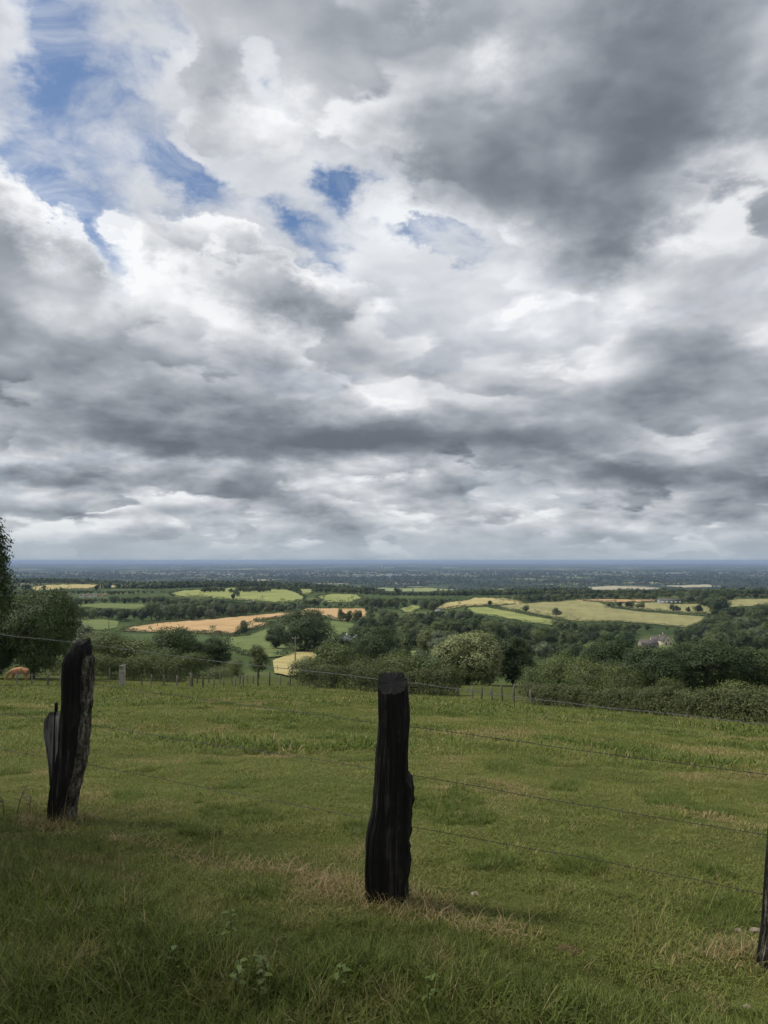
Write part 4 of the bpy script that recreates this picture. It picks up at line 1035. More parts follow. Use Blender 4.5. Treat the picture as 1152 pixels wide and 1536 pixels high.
# ------------------------------------------------------------------ stakes along the foot of the pasture
def stake_f(q):
    p = opos(q); n = q.noise(q.v('MULTIPLY', p, (9, 9, 1.5)), 2.5, 4, .6); o = q.n('ShaderNodeObjectInfo').outputs['Random']
    return bsdf(q, q.mix(n, q.mix(o, (.035, .03, .024, 1), (.10, .092, .078, 1)), q.mix(o, (.10, .09, .075, 1), (.30, .28, .24, 1))), .9, .1, n, .4, .01)
M['stake'] = mat('weathered_stake', stake_f)
STK = []
for x, t, b_ in [(50, 700, 762), (102, 703, 758), (174, 705, 762), (238, 672, 742), (252, 708, 765), (340, 700, 770), (368, 690, 750), (400, 708, 775), (434, 700, 750), (464, 720, 775), (500, 690, 752), (520, 720, 772), (570, 680, 755), (586, 710, 768), (614, 698, 755), (632, 705, 768), (660, 703, 756), (690, 705, 752), (718, 690, 762), (784, 690, 765), (846, 705, 764), (904, 700, 765)]:
    STK.append((200 + x / 3.84, 830 + t / 3.84, 830 + b_ / 3.84))
for x, t, b_ in [(222, 705, 772), (356, 712, 782), (830, 740, 808), (948, 770, 828)]: STK.append((440 + x / 3.84, 830 + t / 3.84, 830 + b_ / 3.84))
for x, t, b_ in [(188, 765, 838), (240, 770, 842), (300, 770, 846), (360, 760, 855), (425, 760, 862), (527, 790, 872), (590, 780, 872), (672, 785, 880), (750, 785, 884), (955, 825, 900), (1035, 830, 908)]: STK.append((660 + x / 3.84, 830 + t / 3.84, 830 + b_ / 3.84))
for x, t, b_ in [(97, 965, 1020), (183, 970, 1028), (276, 970, 1033), (350, 970, 1035), (630, 935, 1000), (1097, 965, 1040), (1137, 960, 1030)]: STK.append((x / 3.84, 760 + t / 3.84, 760 + b_ / 3.84))
STK.sort()
seg = [('left of the granite post', lambda x: x < 180), ('between the granite post and the young tree', lambda x: 180 <= x < 385), ('between the young tree and the chestnut', lambda x: 385 <= x < 690), ('right of the chestnut trunk', lambda x: x >= 690)]
cnt = [0] * 4; stake_tops = []
for px, t, b_ in STK:
    p, r_ = hit(px, b_); h = (b_ - t) / F * math.hypot(r_, p[2] - EYE); b = MB()
    ln = rng.normal() * .05 * h; ln2 = rng.normal() * .05 * h
    w = rng.uniform(.055, .08)
    b.tube([(0, 0, -.25), (0, 0, 0), (ln * .5, ln2 * .5, h * .5), (ln, ln2, h * .985), (ln * 1.02, ln2 * 1.02, h)], [w, w, w * .95, w * .9, w * .55], 7)
    o = b.build('fence_stake', M['stake']); o.location = p
    for k, (nm, f_) in enumerate(seg):
        if f_(px): tag(o, 'lower fence stake %s, %s from the left' % (nm, ORD[cnt[k]]), 'fence stake', 'stakes along the foot of the pasture'); cnt[k] += 1; break
    stake_tops.append((px, r_, p + np.array([ln * .8, ln2 * .8, h * .8])))
for lev, lab in ((1.0, 'upper thin wire of the lower pasture fence'), (.55, 'lower thin wire of the lower pasture fence')):
    P = []
    for px in np.linspace(-20, 780, 60):
        rr_ = np.interp(px, [0, 130, 286, 440, 682, 780], [88, 90, 80, 66, 59, 55]); q_ = at(px, rr_); P.append(q_ + np.array([0, 0, .95 * lev]))
    P = np.array(P); o0 = P[0].copy(); b = MB(); b.tube(P - o0, .004, 4, False); o = b.build('fence_wire', M['wire']); o.location = o0; tag(o, lab, 'wire')

# granite gatepost
def granite_f(q):
    p = opos(q); n = q.noise(p, 7.0, 6, .7); z = q.sep(p)[2]
    c = ramp3(q, n, [(.3, (.20, .185, .16)), (.7, (.46, .43, .38))]); lich = q.ss(q.noise(p, 3.0, 4, .6), .5, .62)
    return bsdf(q, q.mix(q.m('MULTIPLY', lich, .7), c, (.10, .095, .075, 1)), .9, .1, n, .5, .03)
M['granite'] = mat('granite', granite_f)
p, r_ = hit(183, 1029); h = 29 / F * r_; w = 8.2 / F * r_
bm = bmesh.new(); bmesh.ops.create_cube(bm, size=1); bmesh.ops.subdivide_edges(bm, edges=bm.edges[:], cuts=5, use_grid_fill=True)
for v in bm.verts:
    t = v.co.z + .5; k_ = 1 - .12 * t
    nn = fbm(np.array([v.co.x * 3 + v.co.z * 7 + 5]), np.array([v.co.y * 3 + v.co.z * 5 + 9]), 3, 2)[0] - .5
    v.co = Vector((v.co.x * w * k_ * (1 + nn * .35), v.co.y * w * .8 * k_ * (1 + nn * .3), (t * 1.08 - .08) * h + (v.co.x * .08 if t > .9 else 0)))
me = bpy.data.meshes.new('granite_post'); bm.to_mesh(me); bm.free(); gp = obj('granite_post', me, M['granite']); gp.location = p
md = gp.modifiers.new('bevel', 'BEVEL'); md.width = .03; md.segments = 2
tag(gp, 'pale granite gatepost standing alone at the left foot of the pasture', 'gatepost')

# ------------------------------------------------------------------ cow
def hide_f(q):
    p = opos(q); n = q.noise(p, 2.5, 4, .6)
    return bsdf(q, ramp3(q, n, [(.35, (.32, .15, .07)), (.7, (.50, .28, .15))]), .8, .15)
M['hide'] = mat('brown_hide', hide_f); M['horn'] = mat('cow_dark', lambda q: bsdf(q, (.05, .035, .025, 1), .6, .2))
def cow(px, D, rz, label):
    p = at(px, D); e = empty('cow', p, rz)
    J = {'rump': (-.80, 0, 1.22, .27, .33), 'loin': (-.35, 0, 1.20, .33, .37), 'barrel': (.05, 0, 1.12, .37, .40), 'chest': (.48, 0, 1.10, .30, .38), 'should': (.72, 0, 1.12, .22, .30), 'neck': (1.00, 0, .92, .13, .19), 'poll': (1.22, 0, .62, .11, .13), 'face': (1.34, 0, .34, .085, .09), 'muzz': (1.38, 0, .12, .075, .07), 'tail0': (-1.02, 0, 1.26, .05, .05), 'tail1': (-1.10, 0, .9, .025, .025), 'tail2': (-1.10, 0, .5, .04, .04)}
    E = [('loin', 'rump'), ('barrel', 'loin'), ('barrel', 'chest'), ('chest', 'should'), ('should', 'neck'), ('neck', 'poll'), ('poll', 'face'), ('face', 'muzz'), ('rump', 'tail0'), ('tail0', 'tail1'), ('tail1', 'tail2')]
    for s in (-1, 1):
        for nm, pts in (('h', [(-.72, s * .20, .92, .17, .20), (-.62, s * .21, .66, .09, .12), (-.78, s * .2, .42, .06, .07), (-.74, s * .2, .1, .045, .05), (-.70, s * .2, .03, .06, .065)]), ('f', [(.55, s * .2, .80, .12, .15), (.58, s * .19, .58, .08, .09), (.60, s * .18, .36, .055, .06), (.60, s * .18, .10, .045, .045), (.64, s * .18, .03, .06, .06)])):
            pr = 'rump' if nm == 'h' else 'chest'
            for i, q in enumerate(pts):
                k = '%s%d%d' % (nm, s, i); J[k] = q; E.append((pr, k)); pr = k
        J['ear%d' % s] = (1.18, s * .22, .66, .03, .05); E.append(('poll', 'ear%d' % s))
    names = list(J); me = bpy.data.meshes.new('body'); me.from_pydata([J[k][:3] for k in names], [(names.index(a), names.index(b)) for a, b in E], [])
    o = obj('body', me, M['hide'], e); sk = o.modifiers.new('skin', 'SKIN'); o.modifiers.new('smooth', 'SUBSURF').render_levels = 2
    for k, v in zip(names, me.skin_vertices[0].data):
        v.radius = J[k][3:5]; v.use_root = (k == 'barrel')
    for s in (-1, 1):
        b = MB(); b.tube([(1.2, s * .1, .74), (1.2, s * .2, .82), (1.26, s * .24, .92)], [.03, .024, .008], 6); b.build('horn', M['horn'], e, True)
    tag(e, label, 'cow'); return e
cow(33, 90, math.pi + .1, 'brown cow grazing under the large tree at the left')

# ------------------------------------------------------------------ buildings
def plaster(c):
    return lambda q: bsdf(q, q.mix(q.noise(opos(q), .8, 4, .6), tuple(x * .85 for x in c) + (1,), c + (1,)), .9, .1)
M['cream'] = mat('cream_render', plaster((.66, .58, .42))); M['white'] = mat('white_wall', plaster((.78, .78, .76))); M['stone'] = mat('grey_stone', plaster((.36, .33, .28)))
M['slate'] = mat('slate_roof', plaster((.115, .107, .10))); M['tile'] = mat('brown_tile_roof', plaster((.20, .12, .085))); M['pane'] = mat('window_glass', lambda q: bsdf(q, (.03, .035, .04, 1), .15, .5)); M['door'] = mat('painted_door', lambda q: bsdf(q, (.10, .07, .05, 1), .6, .3)); M['metal'] = mat('grey_sheet', plaster((.34, .36, .37)))
def gable_house(name, loc, rz, L, Dp, wh, rh, wm, rm, label, cat='house', wins=2, chim=True, over=.25, parent=None):
    """ridge along local x; the long side at -y"""
    e = empty(name, loc, rz) if parent is None else parent[0]; ox = (0, 0, 0) if parent is None else parent[1]; l, d2 = L / 2, Dp / 2
    pre = Matrix.Translation(ox) @ Matrix.Rotation(0 if parent is None else parent[2], 4, 'Z')
    tf = lambda V: np.array([pre @ Vector(v) for v in V])
    b = MB(); V = [(-l, -d2, -1), (l, -d2, -1), (l, d2, -1), (-l, d2, -1), (-l, -d2, wh), (l, -d2, wh), (l, d2, wh), (-l, d2, wh), (-l, 0, wh + rh), (l, 0, wh + rh)]
    b.add(tf(V), [(0, 1, 5, 4), (2, 3, 7, 6), (1, 2, 6, 9, 5), (3, 0, 4, 8, 7)]); b.build('wall', wm, e)
    b = MB(); s = rh / d2; t = .18
    for sg in (-1, 1):
        y0, z0 = sg * (d2 + over), wh - over * s; lx = l + over
        V = [(-lx, y0, z0), (lx, y0, z0), (lx, 0, wh + rh + .02), (-lx, 0, wh + rh + .02), (-lx, y0, z0 + t), (lx, y0, z0 + t), (lx, 0, wh + rh + t), (-lx, 0, wh + rh + t)]
        b.add(tf(V), [(0, 3, 2, 1), (4, 5, 6, 7), (0, 1, 5, 4), (1, 2, 6, 5), (2, 3, 7, 6), (3, 0, 4, 7)])
    rf = b.build('roof', rm, e)
    for i in range(wins):
        x = -l + L * (i + 1) / (wins + 1); b = MB(); bb = np.array([(x - .5, -d2 - .03, wh * .35), (x + .5, -d2 - .03, wh * .35), (x + .5, -d2 - .03, wh * .8), (x - .5, -d2 - .03, wh * .8), (x - .5, -d2 + .1, wh * .35), (x + .5, -d2 + .1, wh * .35), (x + .5, -d2 + .1, wh * .8), (x - .5, -d2 + .1, wh * .8)])
        b.add(tf(bb), [(0, 1, 2, 3), (0, 4, 5, 1), (1, 5, 6, 2), (2, 6, 7, 3), (3, 7, 4, 0)]); b.build('window', M['pane'], e)
    if chim:
        b = MB(); b.box((l * .7 - .35, -.3, wh + rh - .4), (l * .7 + .35, .3, wh + rh + 1.1)); V = tf(b.V[0]); b.V[0] = V; b.build('chimney', wm, rf)
    if parent is None: tag(e, label, cat)
    return e
# farmhouse below the right-hand fields: cream gable, wing and slim turret
p, r_ = hit(998, 968); k = r_ / F
fh = gable_house('farmhouse', p, R(96), 11 * 1.0, 13.5 * k, 6.5 * k, 8.5 * k, M['cream'], M['slate'], 'grey-roofed farmhouse with cream gable and slim turret below the right-hand fields', 'farmhouse', 0, True)
q_ = hit(984, 966)[0]; lx = Matrix.Rotation(-R(96), 4, 'Z') @ Vector(q_ - p)
gable_house('wing', None, 0, 15 * k, 7, 5 * k, 6 * k, M['cream'], M['slate'], None, wins=3, chim=True, parent=(fh, (lx[0], lx[1], lx[2]), -R(96)))
tq = Matrix.Rotation(-R(96), 4, 'Z') @ Vector(hit(992.5, 967)[0] - p); b = MB()
b.tube([tq + Vector((0, 0, -1)), tq + Vector((0, 0, 11 * k))], [1.3 * k] * 2, 10); b.build('turret', M['cream'], fh); b = MB()
b.tube([tq + Vector((0, 0, 11 * k)), tq + Vector((0, 0, 19 * k))], [1.7 * k, .05], 10); b.build('spire', M['slate'], fh)
for zz, xx in ((3.2 * k, -2.0), (3.2 * k, 2.0), (8.2 * k, 0)):
    b = MB(); b.box((-5.56, xx - .6, zz - .8), (-5.46, xx + .6, zz + .8)); b.build('window', M['pane'], fh)
p, r_ = hit(972, 972); k = r_ / F
gable_house('barn', p, R(4), 24 * k, 9, 6 * k, 5.5 * k, M['stone'], M['slate'], 'long low grey-roofed barn left of the farmhouse', 'barn', 3, False)
p, r_ = hit(1004, 905); k = r_ / F
sh = gable_house('shed', p, R(-2), 29 * k, 14, 4.2 * k, 2.2 * k, M['metal'], M['slate'], 'long pale shed on the crest among the right-hand trees', 'shed', 0, False)
for i in range(5):
    x = -13 * k + i * 6 * k; b = MB(); b.box((x, -7.1, .1), (x + 3 * k, -7.02, 3.4 * k)); b.build('door', M['white'], sh)
HAM = [(104, 895, 5, 'cream', 'tile'), (124, 895.5, 4, 'white', 'slate'), (131, 895.3, 4, 'cream', 'tile'), (139, 895.6, 5, 'white', 'slate'), (148, 895.2, 4, 'cream', 'slate'), (156, 895.4, 5, 'cream', 'tile')]
for i, (px, row, w_, wm, rm) in enumerate(HAM):
    p, r_ = hit(px, row); k = r_ / F
    gable_house('house', p, R(rng.uniform(-25, 25)), w_ * k, 8, 2.2 * k, 1.6 * k, M[wm], M[rm], 'small pale house in the hamlet below the far left field, %s from the left' % ORD[i], 'house', 2, True)
for px, row, w_, h_, lab in ((519, 962, 6, 4, 'white gabled house half hidden in the middle wood'), (533, 962, 4, 3, 'small white house right of the white gabled one'), (377, 907, 8, 3, 'low pale roof among the trees behind the wheat field'), (658, 918, 6, 3, 'tiny pale house by the pale meadow in the middle'), (798, 903, 6, 3, 'small pale house on the crest above the barley')):
    p, r_ = hit(px, row); k = r_ / F
    gable_house('house', p + np.array([0, 0, 1.5]), R(60 if w_ == 6 else -10), w_ * k, 7, h_ * k * .6, h_ * k * .6, M['white'], M['slate'], lab, 'house', 2, True)
# the far town: countless houses, plus the long white sheds and towers that stand out
b = MB(); b2 = MB()
for i in range(420):
    px = rng.choice([rng.normal(480, 150), rng.normal(250, 110), rng.uniform(20, 1150)], p=[.55, .33, .12]); D = float(np.exp(rng.normal(math.log(8300), .09)))
    if rng.random() < .18: D = rng.uniform(6500, 17000)
    c = at(px, D); a = rng.uniform(-.5, .5); L, Wd, hh, rf_ = rng.uniform(7, 20), 9, rng.uniform(3.5, 7), 4
    ca, sa = math.cos(a), math.sin(a); tr = lambda V: np.array([(c[0] + x * ca - y * sa, c[1] + x * sa + y * ca, c[2] + z + 4) for x, y, z in V]); l, d2 = L / 2, Wd / 2
    b.add(tr([(-l, -d2, -6), (l, -d2, -6), (l, d2, -6), (-l, d2, -6), (-l, -d2, hh), (l, -d2, hh), (l, d2, hh), (-l, d2, hh), (-l, 0, hh + rf_), (l, 0, hh + rf_)]), [(0, 1, 5, 4), (2, 3, 7, 6), (1, 2, 6, 9, 5), (3, 0, 4, 8, 7)])
    b2.add(tr([(-l - .3, -d2 - .4, hh - .2), (l + .3, -d2 - .4, hh - .2), (l + .3, 0, hh + rf_ + .2), (-l - .3, 0, hh + rf_ + .2), (-l - .3, d2 + .4, hh - .2), (l + .3, d2 + .4, hh - .2)]), [(0, 1, 2, 3), (3, 2, 5, 4)])
tw = empty('far_town', at(480, 7600)); tw['kind'] = 'stuff'; tag(tw, 'scatter of tiny pale houses of the far town on the plain', 'town', kind='stuff')
for nm, bb, mt in (('walls', b, 'white'), ('roofs', b2, 'slate')):
    o = bb.build(nm, M[mt]); o.parent = tw; o.matrix_parent_inverse = Matrix.Translation(-Vector(tw.location)); o['kind'] = 'stuff'
WH = [(253, 864, 8), (286, 864, 10), (352, 863, 18), (553, 864, 18), (588, 864, 26), (631, 864.5, 22), (584, 852.5, 14), (675, 852.5, 22), (933, 859.5, 26), (1012, 861, 24), (1085, 860.5, 14), (205, 863, 12)]
for i, (px, row, w_) in enumerate(sorted(WH)):
    p, r_ = hit(px, row); k = r_ / F
    gable_house('warehouse', p + np.array([0, 0, 4]), R(rng.uniform(-6, 6)), w_ * k, 30, max(7, .75 * k), 2.5, M['white'], M['metal'], 'long white building far out on the plain, %s from the left' % ORD[i], 'warehouse', 0, False)
for px, row, hp, nm, lab in ((572.5, 854, 8, 'water_tower', 'tall pale water tower on the horizon plain at the centre'), (306, 865.5, 5.5, 'church_tower', 'thin church tower in the far town at the left'), (510, 865, 5, 'church_tower', 'church tower in the far town left of the water tower')):
    p, r_ = hit(px, row); k = r_ / F; e = empty(nm, p); b = MB(); w_ = .6 * k
    if nm == 'water_tower':
        b.tube([(0, 0, -2), (0, 0, hp * k * .7)], w_ * .7, 10); b.build('column', M['white'], e); b = MB(); b.tube([(0, 0, hp * k * .68), (0, 0, hp * k * .78), (0, 0, hp * k * .97), (0, 0, hp * k)], [w_ * .8, w_ * 1.5, w_ * 1.6, w_ * 1.2], 12); b.build('tank', M['white'], e)
    else:
        b.box((-w_, -w_, -2), (w_, w_, hp * k * .6)); b.build('tower', M['cream'], e); b = MB(); b.tube([(0, 0, hp * k * .6), (0, 0, hp * k)], [w_ * 1.3, .1], 4); b.build('spire', M['slate'], e)
    tag(e, lab, nm.replace('_', ' '))
# utility poles
for px, t, b_, lab in ((442.7, 956, 993, 'utility pole with crossarm beside the yellow hay field'), (236, 925, 940, 'thin utility pole at the left edge of the wheat field'), (163, 928, 943, 'thin utility pole in the valley meadow at the left'), (309, 911, 930, 'thin utility pole against the wood behind the wheat field'), (266, 920, 934, 'thin utility pole between two others above the wheat field')):
    p, r_ = hit(px, b_); h = (b_ - t) / F * math.hypot(r_, p[2]); e = empty('utility_pole', p, R(12)); b = MB()
    b.tube([(0, 0, -.5), (0, 0, h * .5), (0, 0, h)], [.22, .19, .14], 8); b.build('pole', M['stake'], e); b = MB(); b.box((-1.1, -.08, h - .75), (1.1, .08, h - .55)); b.build('crossarm', M['stake'], e)
    for x in (-.95, 0, .95): b = MB(); b.tube([(x, 0, h - .55), (x, 0, h - .35), (x, 0, h - .2)], [.07, .11, .05], 6); b.build('insulator', M['white'], e)
    tag(e, lab, 'utility pole')

# ------------------------------------------------------------------ haze over the plain
hm = bpy.data.materials.new('haze'); hm.use_nodes = True; nt = hm.node_tree; nt.nodes.clear(); q = G(nt)
pv = q.n('ShaderNodeVolumePrincipled'); pv.inputs['Color'].default_value = (.43, .57, .82, 1); pv.inputs['Density'].default_value = 5.2e-5; pv.inputs['Anisotropy'].default_value = 0.0
nt.links.new(pv.outputs[0], q.n('ShaderNodeOutputMaterial').inputs['Volume'])
b = MB(); b.box((-47000, -47000, -175), (47000, 47000, 19)); hb = b.build('haze', hm); hb['kind'] = 'stuff'

# ------------------------------------------------------------------ grass
def grass_f(q):
    def ia(nm):
        a = q.n('ShaderNodeAttribute', attribute_type='INSTANCER'); a.attribute_name = nm; return a.outputs['Fac']
    dry = ia('dry'); tone = ia('tone'); il = q.n('ShaderNodeNewGeometry').outputs['Random Per Island']
    gcol = q.mix(tone, (.062, .104, .016, 1), (.205, .208, .060, 1))
    yc = q.mix(il, (.13, .098, .045, 1), (.30, .23, .12, 1))
    f = q.ss(q.m('SUBTRACT', q.m('ADD', dry, q.m('MULTIPLY', il, .6)), .6), -.1, .25)
    col = q.mix(f, gcol, yc); br = q.ss(il, 0, 1, .5, 1.6, 'LINEAR'); col = q.v('MULTIPLY', col, q.xyz(br, br, br))
    a = q.n('ShaderNodeBsdfPrincipled'); q.put(a.inputs['Base Color'], col); a.inputs['Roughness'].default_value = .5; a.inputs['Specular IOR Level'].default_value = .12
    t = q.n('ShaderNodeBsdfTranslucent'); q.put(t.inputs[0], q.v('MULTIPLY', col, (1.2, 1.3, .7)))
    m = q.n('ShaderNodeMixShader'); m.inputs[0].default_value = .25
    q.nt.links.new(a.outputs[0], m.inputs[1]); q.nt.links.new(t.outputs[0], m.inputs[2]); return m.outputs[0]
M['grass'] = mat('grass_blades', grass_f)
def tuft(nb, length, width, spread, lean, jitter=.4):
    """curved tapering blades rising from one root area"""
    S = 4; a = rng.uniform(0, 2 * math.pi, nb); rr0 = spread * np.sqrt(rng.random(nb)); b0 = rng.uniform(0, 2 * math.pi, nb)
    root = np.stack([rr0 * np.cos(b0), rr0 * np.sin(b0), np.full(nb, -.01)], 1); L = length * rng.uniform(1 - jitter, 1 + jitter * .6, nb); ln = lean * rng.uniform(.4, 1.5, nb)
    dirs = np.stack([np.cos(a), np.sin(a)], 1); side = np.stack([-np.sin(a), np.cos(a)], 1); V = []; P = root.copy()
    for k in range(S + 1):
        u = k / S; ang = ln * u * 1.35 + ln * .25
        if k: P = P + np.concatenate([dirs * (np.sin(ang) * L / S)[:, None], (np.cos(ang) * L / S)[:, None]], 1)
        w = width * (1 - u) ** .7 * rng.uniform(.8, 1.2, nb) * .5 + .0002
        sv = np.concatenate([side * w[:, None], np.zeros((nb, 1))], 1); V += [P - sv, P + sv]
    V = np.stack(V, 1).reshape(-1, 3); n = 2 * (S + 1); bs = np.arange(nb)[:, None] * n
    Fc = np.concatenate([bs + np.array([2 * k, 2 * k + 1, 2 * k + 3, 2 * k + 2]) for k in range(S)])
    me = mesh_from('tuft', V, Fc); me.materials.append(M['grass']); return me
LUSH = [tuft(13, .125, .0048, .05, .95) for _ in range(5)]; SHORT = [tuft(18, .046, .0042, .065, 1.1) for _ in range(5)]
STRAW = [tuft(8, .12, .0034, .07, 1.35) for _ in range(4)]; COARSE = [tuft(16, .085, .011, .15, .9) for _ in range(4)]; FARG = [tuft(16, .11, .035, .45, .9) for _ in range(3)]
STALK = [tuft(5, .30, .0024, .06, .40), tuft(7, .24, .0022, .08, .7)]
PR = LUSH + SHORT + STRAW + COARSE + FARG + STALK
iL, iS, iD, iC, iF, iK = 0, 5, 10, 14, 18, 21
VX = [0, 75, 250, 430, 560, 700, 850, 1152]; VY = [1208, 1236, 1312, 1392, 1388, 1420, 1470, 1525]      # upper limit of the long verge grass
SX = [0, 200, 540, 700, 850, 1000, 1152]; SY = [1236, 1268, 1348, 1392, 1412, 1425, 1440]             # line of dead straw along the fence
CL = [(700, 1226, 55, 14), (870, 1300, 40, 14), (385, 1226, 40, 12), (755, 1152, 26, 8), (1085, 1375, 50, 28), (1015, 1197, 20, 6), (190, 1195, 26, 7), (545, 1245, 30, 14), (660, 1205, 60, 10), (850, 1180, 24, 8), (330, 1082, 20, 4), (1130, 1100, 30, 5), (520, 1120, 20, 5), (300, 1290, 40, 10)]
pts, sc_, ix, dr_, tn = [], [], [], [], []
def scatter(n, r0, r1, fn):
    a = rng.uniform(R(-31), R(31), n); r_ = np.sqrt(rng.uniform(r0 ** 2, r1 ** 2, n)); x, y = r_ * np.sin(a), r_ * np.cos(a); z = ground(x, y)
    px, py = project(np.stack([x, y, z], 1)); fn(x, y, z, px, py, r_)
def put(x, y, z, s, i, d_, t, k):
    pts.append(np.stack([x, y, z], 1)[k]); sc_.append(s[k]); ix.append(i[k]); dr_.append(d_[k]); tn.append(t[k])
def near_fn(x, y, z, px, py, r_):
    n = len(x); v = py - np.interp(px, VX, VY) + (fbm(x * 2.2, y * 2.2, 3, 41) - .5) * 90; sd_ = np.abs(py - np.interp(px, SX, SY) + (fbm(x * 1.7, y * 1.7, 3, 51) - .5) * 60)
    lush = v > 0; patch = fbm(x * 1.2, y * 1.2, 4, 11); fine_ = fbm(x * 5, y * 5, 3, 12)
    straw = (~lush) & (sd_ < 9 + 60 * (patch - .5)) & (rng.random(n) < .5)
    clump = np.zeros(n, bool)
    for cx_, cy_, a_, b_ in CL: clump |= ((px - cx_) / a_) ** 2 + ((py - cy_) / b_) ** 2 < .5 + fine_
    tus_ = fbm(x * 1.6 + 3, y * 1.6 + 3, 3, 88); clump |= (tus_ > .72) & ~straw
    i = np.where(lush, iL + rng.integers(0, 5, n), np.where(straw, iD + rng.integers(0, 4, n), np.where(clump, iL + rng.integers(0, 5, n), iS + rng.integers(0, 5, n))))
    s = np.where(lush, np.clip(v / 70, .45, 1) * (.55 + .7 * patch) * rng.uniform(.7, 1.25, n), np.where(straw, rng.uniform(.5, 1.1, n), np.where(clump, rng.uniform(.35, .6, n), rng.uniform(.6, 1.15, n) * (.35 + 1.3 * fine_ ** 1.5))))
    dd = np.where(lush, .03 + .16 * (fine_ > .66), np.where(straw, .75, np.where(clump, .0, np.clip(.03 + (patch - .56) * 1.5, 0, .5)))); dd = dd + (rng.random(n) < .035) * .5
    t = np.where(lush, .12 + .5 * fine_, np.where(clump, .26, .5 + .5 * (patch - .35)))
    dn = np.where(lush, 1.0, np.where(straw, .7, np.where((fbm(x * 2.4 + 9, y * 2.4, 3, 66) < .26), .4, .95))); put(x, y, z, s, i, dd, np.clip(t, 0, 1), rng.random(n) < dn)
scatter(26000, 2.3, 5.2, near_fn); scatter(46000, 5.2, 10.5, near_fn)
def mid_fn(big):
    def f(x, y, z, px, py, r_):
        n = len(x); patch = fbm(x * .5, y * .5, 4, 11); fine_ = fbm(x * 2, y * 2, 3, 12); clump = np.zeros(n, bool)
        for cx_, cy_, a_, b_ in CL: clump |= ((px - cx_) / a_) ** 2 + ((py - cy_) / b_) ** 2 < .5 + fine_
        tus = fbm(x * .9, y * .9, 3, 77) > .66
        i = (iF + rng.integers(0, 3, n)) if big else (iC + rng.integers(0, 4, n))
        s = rng.uniform(.5, 1.0, n) * (.4 + fine_) * np.where(clump | tus, 1.7, 1.0)
        dd = np.where(clump | tus, 0, np.clip(.03 + (patch - .55) * 1.5, 0, .45)) + (rng.random(n) < .05) * .4
        t = np.where(clump | tus, .2, .5 + .6 * (patch - .4)); edge = np.interp(px, [0, 130, 300, 440, 570, 780, 900, 1152], [96, 96, 84, 70, 64, 54, 47, 39])
        put(x, y, z, s, i, dd, np.clip(t, 0, 1), r_ < edge)
    return f
scatter(52000, 9.5, 27, mid_fn(False)); scatter(34000, 24, 98, mid_fn(True))
def stalk_fn(x, y, z, px, py, r_):
    n = len(x); k = ((rng.random(n) < .05) | ((((px - 960) / 45) ** 2 + ((py - 1250) / 18) ** 2 < 1) & (rng.random(n) < .7)) | ((((px - 100) / 90) ** 2 + ((py - 1235) / 16) ** 2 < 1) & (rng.random(n) < .6)))
    put(x, y, z, rng.uniform(.5, 1.0, n), iK + rng.integers(0, 2, n), np.full(n, .8), np.full(n, .5), k)
scatter(3200, 2.5, 12, stalk_fn)
for fx, fy in ((float(cgeo[5][0]), YC), (float(lgeo[5][0]), YL), (float(rgeo[5][0]), YR)):
    m_ = 90; a_ = rng.uniform(0, 6.28, m_); r_ = .10 + .14 * rng.random(m_) ** 1.4; x = fx + r_ * np.cos(a_); y = fy + r_ * np.sin(a_)
    k_ = rng.random(m_) < .4
    put(x, y, ground(x, y), np.where(k_, rng.uniform(.5, 1.0, m_), rng.uniform(.45, .85, m_)), np.where(k_, iD + rng.integers(0, 4, m_), iL + rng.integers(0, 5, m_)), np.where(k_, .7, .12), np.full(m_, .4), np.ones(m_, bool))
P = np.concatenate(pts); n = len(P); S = np.concatenate(sc_)
gs = instancer('grass', P, rng.uniform(0, 6.28, n), S, np.concatenate(ix), PR, {'dry': np.concatenate(dr_), 'tone': np.concatenate(tn)}, rng.normal(size=(n, 2)) * .10)
tag(gs, 'grazed olive pasture grass with longer darker grass along the verge', 'grass', kind='stuff')

# ------------------------------------------------------------------ weeds, stones, clods
def leafmat(name, c, s=.12):
    def f(q):
        o = q.n('ShaderNodeObjectInfo').outputs['Random']; k = q.ss(o, 0, 1, .75, 1.3, 'LINEAR'); col = q.v('MULTIPLY', q.mix(q.noise(opos(q), 30, 3, .6), tuple(x * .7 for x in c) + (1,), c + (1,)), q.xyz(k, k, k))
        a = q.n('ShaderNodeBsdfPrincipled'); q.put(a.inputs['Base Color'], col); a.inputs['Roughness'].default_value = .5
        t = q.n('ShaderNodeBsdfTranslucent'); q.put(t.inputs[0], col); m = q.n('ShaderNodeMixShader'); m.inputs[0].default_value = .3
        q.nt.links.new(a.outputs[0], m.inputs[1]); q.nt.links.new(t.outputs[0], m.inputs[2]); return m.outputs[0]
    return mat(name, f)
M['weed'] = leafmat('yellow_green_leaf', (.13, .19, .028)); M['red'] = leafmat('dock_red_leaf', (.11, .05, .032)); M['stem'] = leafmat('weed_stem', (.08, .10, .03))
def leaf_mesh(name, L, Wd, droop):
    n = 6; V = []
    for k in range(n + 1):
        u = k / n; w = Wd * math.sin(math.pi * min(1, u * .93 + .05)) ** .8 * .5; x = L * u; z = L * (.25 * u - droop * u * u)
        V += [(x, -w, z + w * .35), (x, 0, z), (x, w, z + w * .35)]
    Fc = [(3 * k + j, 3 * k + 3 + j, 3 * k + 4 + j, 3 * k + 1 + j) for k in range(n) for j in (0, 1)]
    return mesh_from(name, np.array(V), np.array(Fc), True)
LW = [leaf_mesh('leaf', .034, .019, .35), leaf_mesh('leaf', .044, .022, .5)]; LDK = leaf_mesh('leaf', .06, .02, .35)
for m_ in LW: m_.materials.append(M['weed'])
LDK.materials.append(M['red'])
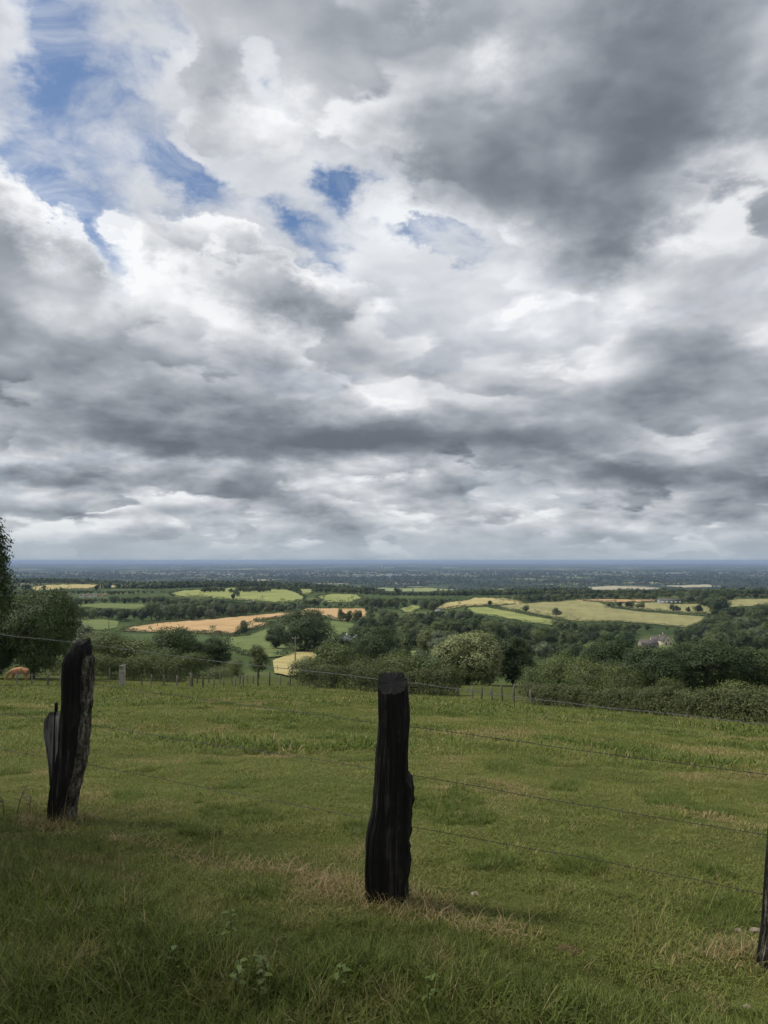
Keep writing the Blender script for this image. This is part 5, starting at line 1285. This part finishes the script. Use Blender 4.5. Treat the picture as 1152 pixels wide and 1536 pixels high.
def weed(px, py, h, nl, leaves, label, cat='weed', name='leafy_weed', rad=.0028):
    p, _ = hit(px, py); e = empty(name, p, rng.uniform(0, 6)); b = MB(); bend = rng.normal(size=2) * .03
    S_ = [np.array([bend[0] * u * u, bend[1] * u * u, h * u]) for u in np.linspace(-.1, 1, 6)]; b.tube(S_, np.linspace(rad, rad * .5, 6), 5); b.build('stem', M['stem'], e)
    for k in range(nl):
        u = .45 + .55 * (k + 1) / nl; l = bpy.data.objects.new('leaf', leaves[k % len(leaves)]); COL.objects.link(l); l.parent = e
        l.location = (bend[0] * u * u, bend[1] * u * u, h * u - .004); l.rotation_euler = (rng.normal() * .2, -rng.uniform(.0, .35), k * 2.4 + rng.normal() * .3); l.scale = (rng.uniform(.8, 1.25) * (1.15 - .35 * u),) * 3
    tag(e, label, cat)
for px, py, h, nl, lab in ((346, 1432, .20, 7, 'yellow-green leafy weed, farthest of those in the verge grass'), (404, 1488, .20, 8, 'yellow-green weed right of the lower left clump'), (352, 1512, .24, 9, 'largest yellow-green weed at the lower left'), (384, 1528, .18, 7, 'yellow-green weed at the bottom edge, left of centre'), (502, 1512, .20, 6, 'yellow-green weed left of the centre post foot at the bottom'), (640, 1538, .22, 8, 'yellow-green weed at the bottom right of the centre post'), (262, 1478, .16, 6, 'small pale weed in the long grass at lower left')):
    weed(px, py, h * .8, nl, LW, lab)
for px, py, h, lab in ((26, 1226, .30, 'tall red-brown dock left of the leaning post'), (6, 1228, .22, 'red-brown dock at the left edge'), (44, 1222, .18, 'short red-brown dock nearest the leaning post')):
    weed(px, py, h * .75, 7, [LDK], lab, 'dock plant', 'dock_plant', .004)
def rock_f(q):
    n = q.noise(opos(q), 18, 5, .65); return bsdf(q, ramp3(q, n, [(.3, (.16, .12, .09)), (.7, (.42, .36, .29))]), .9, .1, n, .4, .01)
def earth_f(q):
    n = q.noise(opos(q), 40, 5, .7); return bsdf(q, ramp3(q, n, [(.3, (.045, .03, .018)), (.7, (.16, .105, .06))]), .95, .05, n, .9, .012)
M['rock'] = mat('pale_stone', rock_f); M['earth'] = mat('dry_earth', earth_f)
def lump(name, px, py, wpx, flat, mt, label, cat, seed):
    p, r_ = hit(px, py); w = wpx / F * r_ * .5; bm = bmesh.new(); bmesh.ops.create_icosphere(bm, subdivisions=3, radius=1)
    for v in bm.verts:
        c = v.co; k_ = .72 + .6 * fbm(np.array([c.x * 1.7 + c.z * 2 + 9 + seed]), np.array([c.y * 1.7 - c.z + 5 + seed]), 3, seed)[0]
        v.co = Vector((c.x * w * k_, c.y * w * .8 * k_, c.z * w * flat * k_))
    me = bpy.data.meshes.new(name); bm.to_mesh(me); bm.free(); me.polygons.foreach_set('use_smooth', np.ones(len(me.polygons), bool)); o = obj(name, me, M[mt]); o.location = p + np.array([0, 0, w * flat * .35]); o.rotation_euler[2] = seed; tag(o, label, cat)
lump('stone', 1133, 1398, 14, .5, 'rock', 'pale pinkish stone beside the right-hand post', 'stone', 3)
lump('stone', 1108, 1397, 10, .5, 'rock', 'small pale stone left of the pinkish stone', 'stone', 5)
lump('stone', 1121, 1512, 12, .45, 'rock', 'small stone in the grass below the right-hand post', 'stone', 8)
lump('stone', 712, 1342, 16, .25, 'rock', 'flat grey stone in the pasture right of the centre post foot', 'stone', 11)
lump('molehill', 656, 1416, 28, .3, 'earth', 'reddish earth mound right of the centre post foot', 'molehill', 2)
lump('molehill', 580, 1451, 22, .45, 'earth', 'small reddish earth mound below the centre post foot', 'molehill', 7)
lump('molehill', 852, 1425, 34, .12, 'earth', 'low brown earth patch in the straw to the right', 'molehill', 9)
